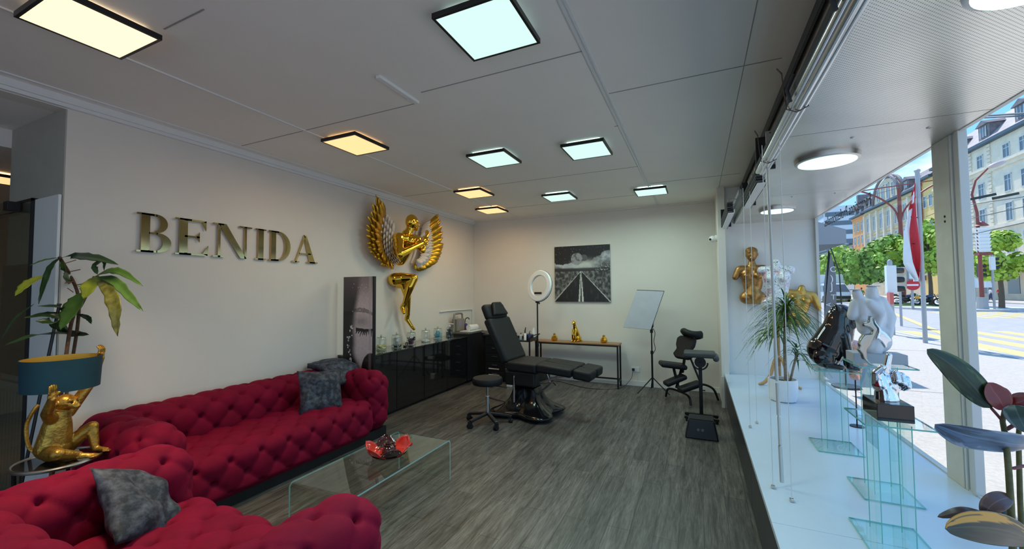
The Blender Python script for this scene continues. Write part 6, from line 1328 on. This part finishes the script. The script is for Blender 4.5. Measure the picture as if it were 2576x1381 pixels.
# ================================================================ GLASS STANDS AND SCULPTURES
def pane(m_edge, m_face, c, sx_, sy_, th, rz=0):
    pass
def stand(x0, y0, w_, d_, zt, label):
    t = thing('glass_stand', label, 'stand', (x0+w_/2, y0+d_/2, ZS), 0, 'glass display stands on the window bench'); th = .008; H = zt-ZS
    def slab(name, w2, d2, z):
        f = MB().quad((-w2, -d2, z+th), (w2, -d2, z+th), (w2, d2, z+th), (-w2, d2, z+th)).build(name, CLEAR, t)
        e_ = MB()
        for a, b_ in (((-w2, -d2), (w2, -d2)), ((w2, -d2), (w2, d2)), ((w2, d2), (-w2, d2)), ((-w2, d2), (-w2, -d2))): e_.bar((a[0], a[1], z+th/2), (b_[0], b_[1], z+th/2), th*.35, th*.8)
        e_.build('green_edge', GREENGL, f)
    slab('base_plate', w_/2, d_/2, .001); slab('top_plate', w_/2, d_/2, H-th)
    for s_ in (-1, 1):
        x_ = s_*w_*.24; y1 = d_*.26
        f = MB().quad((x_, -y1, .01), (x_, y1, .01), (x_, y1, H-th), (x_, -y1, H-th)).build('upright_pane', CLEAR, t)
        MB().bar((x_, -y1, .01), (x_, -y1, H-th), .003, .003).bar((x_, y1, .01), (x_, y1, H-th), .003, .003).build('green_edge', GREENGL, f)
    f = MB().quad((-w_*.24, 0, .01), (w_*.24, 0, .01), (w_*.24, 0, H-th), (-w_*.24, 0, H-th)).build('cross_pane', CLEAR, t)
    return t
stand(.75, 3.55, .26, .29, 1.02, 'glass display stand under the black dog sculpture')
stand(.80, 2.85, .25, .29, 1.172, 'tallest glass display stand, under the white torso sculpture')
stand(.66, 2.31, .245, .28, 1.0, 'glass display stand under the silver hand, nearest the camera')
# bulldog, faces +x
t = thing('dog_sculpture', 'glossy black sitting bulldog sculpture on a glass stand', 'sculpture', (.878, 3.70, 1.021), R(-8))
t.scale = (.92, .95, 1.02)
BG = mat('black_ceramic', (.004, .004, .006), .05, coat=1)
pr = [('e', (-.035, 0, .125), (.125, .105, .125)), ('c', (-.02, 0, .16), .112, (.035, 0, .27), .096), ('c', (.035, 0, .27), .094, (.05, 0, .355), .08), ('e', (.07, 0, .39), (.078, .07, .068)), ('e', (.142, 0, .342), (.042, .052, .042)), ('e', (.135, .034, .315), (.028, .02, .034)), ('e', (.135, -.034, .315), (.028, .02, .034)), ('e', (.12, .0, .295), (.04, .035, .02)),
    ('c', (.05, -.055, .43), .017, (.035, -.070, .455), .008), ('c', (.05, .055, .43), .017, (.035, .070, .455), .008), ('e', (.155, 0, .358), (.014, .014, .010)), ('c', (.13, -.03, .385), .014, (.13, .03, .385), .014), ('c', (.08, 0, .28), .075, (.085, 0, .22), .06)]
for sy in (-1, 1): pr += [('c', (.075, sy*.055, .23), .042, (.10, sy*.062, .12), .030), ('c', (.10, sy*.062, .12), .030, (.105, sy*.064, .025), .025), ('e', (.13, sy*.064, .018), (.035, .026, .018)), ('e', (-.05, sy*.075, .075), (.075, .04, .068)), ('c', (-.04, sy*.095, .025), .022, (.05, sy*.10, .020), .019)]
for sy in (-1, 1):
    for k in range(3): pr.append(('e', (.158, sy*.064-.014+.014*k, .012), (.010, .008, .011)))
body('dog', pr, BG, t, vox=.0055, smooth=3)
ey = MB()
for sy in (-1, 1): ey.ell((.146, sy*.030, .372), (.006, .006, .006), 10)
ey.build('eye', mat('eye_glass', (.2, .2, .22), .05, coat=1), t, smooth=True)
p_ = PY(2148, 870, 4.32)
t = thing('copper_sculpture', 'pinkish copper textured sculpture on a slim stand behind the black dog', 'sculpture', (p_.x, 4.32, ZS))
pr = [('e', (0, 0, .60), (.085, .07, .12)), ('e', (.015, -.02, .56), (.07, .06, .08)), ('c', (0, 0, .42), .04, (0, 0, .52), .05), ('e', (-.02, 0, .68), (.05, .05, .045))]
body('figure', pr, mat('rose_copper', (.80, .42, .32), .25, metal=.8, bump=1.0, bscale=30), t, vox=.008, smooth=2)
MB().cyl((0, 0, .001), .05, .006, 20).cyl((0, 0, .006), .005, .42, 10).build('stand', BMETAL, t, smooth=True)
# white embracing torsos on a plinth
t = thing('torso_sculpture', 'white headless embracing couple sculpture on a grey plinth on the tallest glass stand', 'sculpture', (.93, 3.04, 1.173))
MB().bb((-.12, -.07, 0), (.12, .07, .055)).build('plinth', mat('plinth_grey', (.45, .46, .50), .5), t, bevel=.003)
W_ = mat('white_plaster', (.74, .74, .76), .5)
pr = [('c', (-.005, 0, .075), .055, (.01, .0, .20), .062), ('c', (.03, .0, .20), .065, (.01, 0, .33), .060), ('c', (.005, 0, .36), .04, (.0, -.01, .415), .034), ('c', (-.05, -.02, .20), .045, (-.06, -.02, .33), .048), ('c', (-.065, -.02, .34), .034, (-.085, -.02, .40), .028), ('c', (.045, .0, .34), .045, (.085, -.01, .26), .040), ('c', (.085, -.01, .26), .038, (.06, -.05, .17), .030), ('c', (.06, -.05, .17), .028, (-.04, -.07, .22), .022), ('c', (-.04, -.07, .22), .022, (-.075, -.06, .245), .02),
    ('c', (-.095, -.02, .33), .035, (-.12, -.03, .27), .030), ('c', (-.03, -.05, .34), .030, (.03, -.06, .28), .024), ('c', (.03, -.06, .28), .024, (.0, -.065, .21), .022), ('e', (.03, .02, .12), (.08, .06, .07)), ('e', (-.03, -.01, .11), (.055, .05, .06)), ('e', (.075, .01, .19), (.03, .05, .09))]
cp_ = body('couple', pr, W_, t, vox=.006, smooth=3); cp_.scale = (.84, 1, 1); cp_.location.x = -.008
nk_ = MB().cyl((-.0, -.010, .438), .032, .004, 20, None).cyl((-.088, -.02, .418), .026, .004, 18, None); nk_.build('neck_cut', mat('neck_grey', (.35, .40, .42), .4), t)
# chrome abstract figure
def zpt(a, b_): return (2050+a/5.755, 660+b_/5.755)
OL = [(780, 768), (828, 778), (838, 868), (905, 962), (882, 1012), (836, 1112), (800, 1185), (742, 1262), (745, 1330), (750, 1400), (790, 1445), (850, 1480), (848, 1510), (790, 1490), (720, 1430), (680, 1395), (660, 1330), (605, 1262), (630, 1220), (622, 1165), (645, 1118), (700, 1038), (808, 1034), (822, 988), (770, 944), (692, 926), (680, 872), (768, 856)]
OR = [(840, 780), (872, 870), (948, 962), (1000, 1000), (1060, 1062), (1105, 1132), (1040, 1152), (1032, 1222), (1000, 1238), (940, 1150), (868, 1102), (905, 1000), (905, 962), (850, 880)]
YS = 2.90
t = thing('chrome_figure', 'small polished chrome abstract figure standing in front of the white torso sculpture', 'sculpture', (PY(2190, 900, YS).x, YS, 1.173))
for nm, pl_, dep, dy in (('dark_side', OL, .030, 0), ('bright_side', OR, .024, -.006)):
    pts = []
    for a, b_ in pl_:
        p = PY(*zpt(a, b_), YS)-t.location; pts.append((p.x, max(p.z, 0)))
    m = MB(); bmx = bmesh.new(); vv = [bmx.verts.new((x_, dy-dep/2, z_)) for x_, z_ in pts]; f = bmx.faces.new(vv); ex = bmesh.ops.extrude_face_region(bmx, geom=[f]); bmesh.ops.translate(bmx, verts=[g for g in ex['geom'] if isinstance(g, bmesh.types.BMVert)], vec=(0, dep, 0)); bmesh.ops.triangulate(bmx, faces=[q for q in bmx.faces if len(q.verts) > 4]); bmesh.ops.recalc_face_normals(bmx, faces=bmx.faces[:])
    me = bpy.data.meshes.new(nm); bmx.to_mesh(me); me.materials.append(SILVER if dy else mat('dark_chrome', (.40, .38, .34), .12, metal=1)); o = bpy.data.objects.new(nm, me); COL.objects.link(o); o.parent = t
    x = o.modifiers.new('r', 'REMESH'); x.mode = 'VOXEL'; x.voxel_size = .004; x.use_smooth_shade = True; x = o.modifiers.new('s', 'SMOOTH'); x.factor = .5; x.iterations = 6
# hand on black block
b0 = PZ(2207.6, 1057.5, 1.002); b1_ = PZ(2303, 1067, 1.002); bl = PZ(2177, 1031, 1.002); wdx = b1_.x-b0.x; dpy = bl.y-b0.y
t = thing('hand_sculpture', 'silver fist sculpture with one raised finger on a black block', 'sculpture', (b0.x+wdx/2, b0.y+dpy/2, 1.001))
bh = (PY(2206, 1015, b0.y).z-1.001)
MB().bb((-wdx/2, -dpy/2, 0), (wdx/2, dpy/2, bh)).build('block', mat('black_marble', (.012, .010, .010), .08, coat=.5), t, bevel=.002)
z0 = bh; K = 1.22
def hs(x, y, z): return (x*K, y*K, z0+(z)*K)
pr = [('c', hs(.0, 0, .004), .038*K, hs(-.004, 0, .045), .031*K), ('c', hs(-.014, 0, .055), .030*K, hs(-.022, 0, .095), .024*K), ('c', hs(.014, 0, .055), .030*K, hs(.024, 0, .088), .024*K), ('e', hs(0, 0, .075), (.034*K, .024*K, .034*K)),
    ('c', hs(.000, -.004, .105), .0135*K, hs(.004, -.005, .138), .0120*K), ('c', hs(.004, -.005, .138), .0118*K, hs(.011, -.006, .172), .0100*K)]
for k, (x_, z_) in enumerate(((.020, .108), (.037, .101), (.051, .089))):
    pr += [('c', hs(x_-.004, .010, z_-.004), .0125*K, hs(x_+.002, -.020, z_), .0120*K), ('c', hs(x_+.002, -.020, z_), .0115*K, hs(x_+.003, -.030, z_-.026), .0110*K), ('c', hs(x_+.003, -.030, z_-.026), .0105*K, hs(x_-.004, -.014, z_-.038), .0095*K)]
pr += [('c', hs(-.030, -.006, .070), .0150*K, hs(-.034, -.016, .105), .0130*K), ('c', hs(-.034, -.016, .105), .0125*K, hs(-.016, -.024, .128), .0105*K)]
body('hand', pr, SILVER, t, vox=.0032, smooth=3)

# ================================================================ RUBBER PLANT
RY = 1.36
base = PY(2548, 1381, RY)
t = thing('rubber_plant', 'variegated rubber plant at the right edge, on the window bench near the camera', 'plant', (base.x, RY, ZS))
O_ = Vector(t.location)
def rp(x, y, dY=0): return PY(x, y, RY+dY)-O_
MB().lathe([(.06, 0), (.075, .01), (.085, .18), (.09, .19), (.08, .19), (.078, .16), (0, .16)], n=30).build('pot', BLACK, t, smooth=True)
RST = mat('rubber_stem', (.14, .13, .05), .6, noise_=.35, nscale=30)
MB().tube([(0, 0, .16), rp(2548, 1381), rp(2543, 1270), rp(2537, 1180), rp(2530, 1100), rp(2522, 1060), rp(2527, 1030)], [.0068, .0066, .0062, .0058, .0054, .0048, .004], 10).build('stem', RST, t, smooth=True)
MB().tube([(.02, .02, .16), rp(2572, 1381, .06), rp(2566, 1250, .06), rp(2562, 1100, .06), rp(2566, 1040, .06)], [.0052, .0052, .005, .0046, .004], 10).build('stem', RST, t, smooth=True)
SKM = mat('stalk_red', (.20, .05, .05), .5); MB().tube([rp(2524, 1062), rp(2510, 1045), rp(2494, 1027)], .003, 8).build('leaf_stalk', SKM, t, smooth=True); MB().tube([rp(2532, 1080), rp(2546, 1072), rp(2560, 1060, .06)], .004, 8).build('leaf_stalk', SKM, t, smooth=True); MB().tube([rp(2530, 1175), rp(2550, 1178), rp(2576, 1172, .03)], .0035, 8).build('leaf_stalk', SKM, t, smooth=True)
def vleaf(pts, w_, cols, seed, nrm, side=.35, fold=.10):
    """broad rubber leaf; cols = (body, margin) and midrib"""
    P = smoothp(pts, 8); L = len(P); me = bpy.data.meshes.new('leaf'); vs = []; fs = []; cl = []; K = 12; nr = Vector(nrm).normalized()
    for i, p in enumerate(P):
        u = i/(L-1); t_ = (P[min(i+1, L-1)]-P[max(i-1, 0)]).normalized(); s_ = t_.cross(nr).normalized(); nn = s_.cross(t_); wd = w_/2*max(.0, sin(pi*min(1, u**.85)))**.55
        for j in range(-K, K+1):
            v = j/K; vs.append(p+s_*wd*v+nn*(abs(v)*wd*fold)); n_ = noise.noise(Vector((u*7+seed, v*1.6, seed))); n2 = noise.noise(Vector((u*3+seed, v*6, seed+4)))
            c = cols[0] if abs(v)+.35*n_ < .80-side*.25*(1 if v > 0 else -1) else cols[1]
            if len(cols) > 2 and n2 > .12: c = cols[2]
            if abs(v) < .06: c = tuple(min(1, q*1.6+.03) for q in cols[0])
            cl += [*c, 1.0]
    M_ = 2*K+1
    for i in range(L-1):
        for j in range(M_-1): fs.append((i*M_+j, i*M_+j+1, (i+1)*M_+j+1, (i+1)*M_+j))
    me.from_pydata(vs, [], fs); ca = me.color_attributes.new('Col', 'FLOAT_COLOR', 'POINT'); ca.data.foreach_set('color', cl); me.materials.append(MC.setdefault('rubber_leaf', vcmat('rubber_leaf', .28, .15)))
    me.polygons.foreach_set('use_smooth', [True]*len(fs)); o = bpy.data.objects.new('leaf', me); COL.objects.link(o); o.parent = t; x = o.modifiers.new('s', 'SOLIDIFY'); x.thickness = .0012
DKG = (.010, .030, .012); OR_ = (.75, .34, .04); GRB = (.10, .15, .24); GRL = (.30, .33, .42); DKR = (.20, .010, .012); OLV = (.035, .032, .014)
vleaf([rp(2495, 1027), rp(2452, 975), rp(2395, 920), rp(2332, 878)], .060, (DKG, (.10, .14, .05), (.018, .055, .022)), 1, (-.2, -1, .35), .5, -.12)
vleaf([rp(2610, 1120, .03), rp(2560, 1118, -.01), rp(2500, 1108, -.06), rp(2430, 1095, -.10), rp(2352, 1068, -.12)], .092, (GRB, GRL, (.06, .07, .10)), 3, (-.1, -.8, -.6), .1, .08)
vleaf([rp(2527, 1032), rp(2515, 1005), rp(2500, 985), rp(2488, 962)], .056, (DKR, (.22, .03, .02)), 5, (.3, -1, .2), 0, .1)
vleaf([rp(2566, 1045, .06), rp(2572, 1015, .05), rp(2590, 990, .05)], .05, (DKR, (.22, .03, .02)), 6, (-.3, -1, .1), 0, .1)
vleaf([rp(2530, 1012, .02), rp(2555, 1015, .01), rp(2590, 1000, 0)], .03, (DKR, (.2, .04, .02)), 7, (-.1, -1, .5), 0, .1)
vleaf([rp(2552, 1018, 0), rp(2562, 1045, -.02), rp(2585, 1090, -.03)], .045, ((.05, .09, .08), (.20, .24, .26)), 8, (-.5, -1, .3), 0, .1)
vleaf([rp(2600, 1360, .02), rp(2530, 1335, -.04), rp(2450, 1325, -.09), rp(2378, 1330, -.12)], .070, (OLV, OR_, (.05, .05, .02)), 9, (.0, -1, .25), 1.6, -.03)
vleaf([rp(2535, 1345, .0), rp(2500, 1310, -.03), rp(2430, 1288, -.06), rp(2358, 1300, -.08)], .030, ((.06, .035, .03), (.09, .05, .03)), 10, (0, -.6, .9), 0, -.05)
vleaf([rp(2545, 1250, .0), rp(2515, 1258, -.02), rp(2490, 1275, -.03), rp(2474, 1302, -.03)], .038, ((.13, .07, .06), (.20, .11, .08)), 11, (-.3, -.9, .4), 0, .05)
vleaf([rp(2545, 1285, .02), rp(2515, 1285, .01), rp(2490, 1300, 0)], .040, (DKG, (.05, .07, .03)), 12, (-.2, -.9, .4), 0, .05)
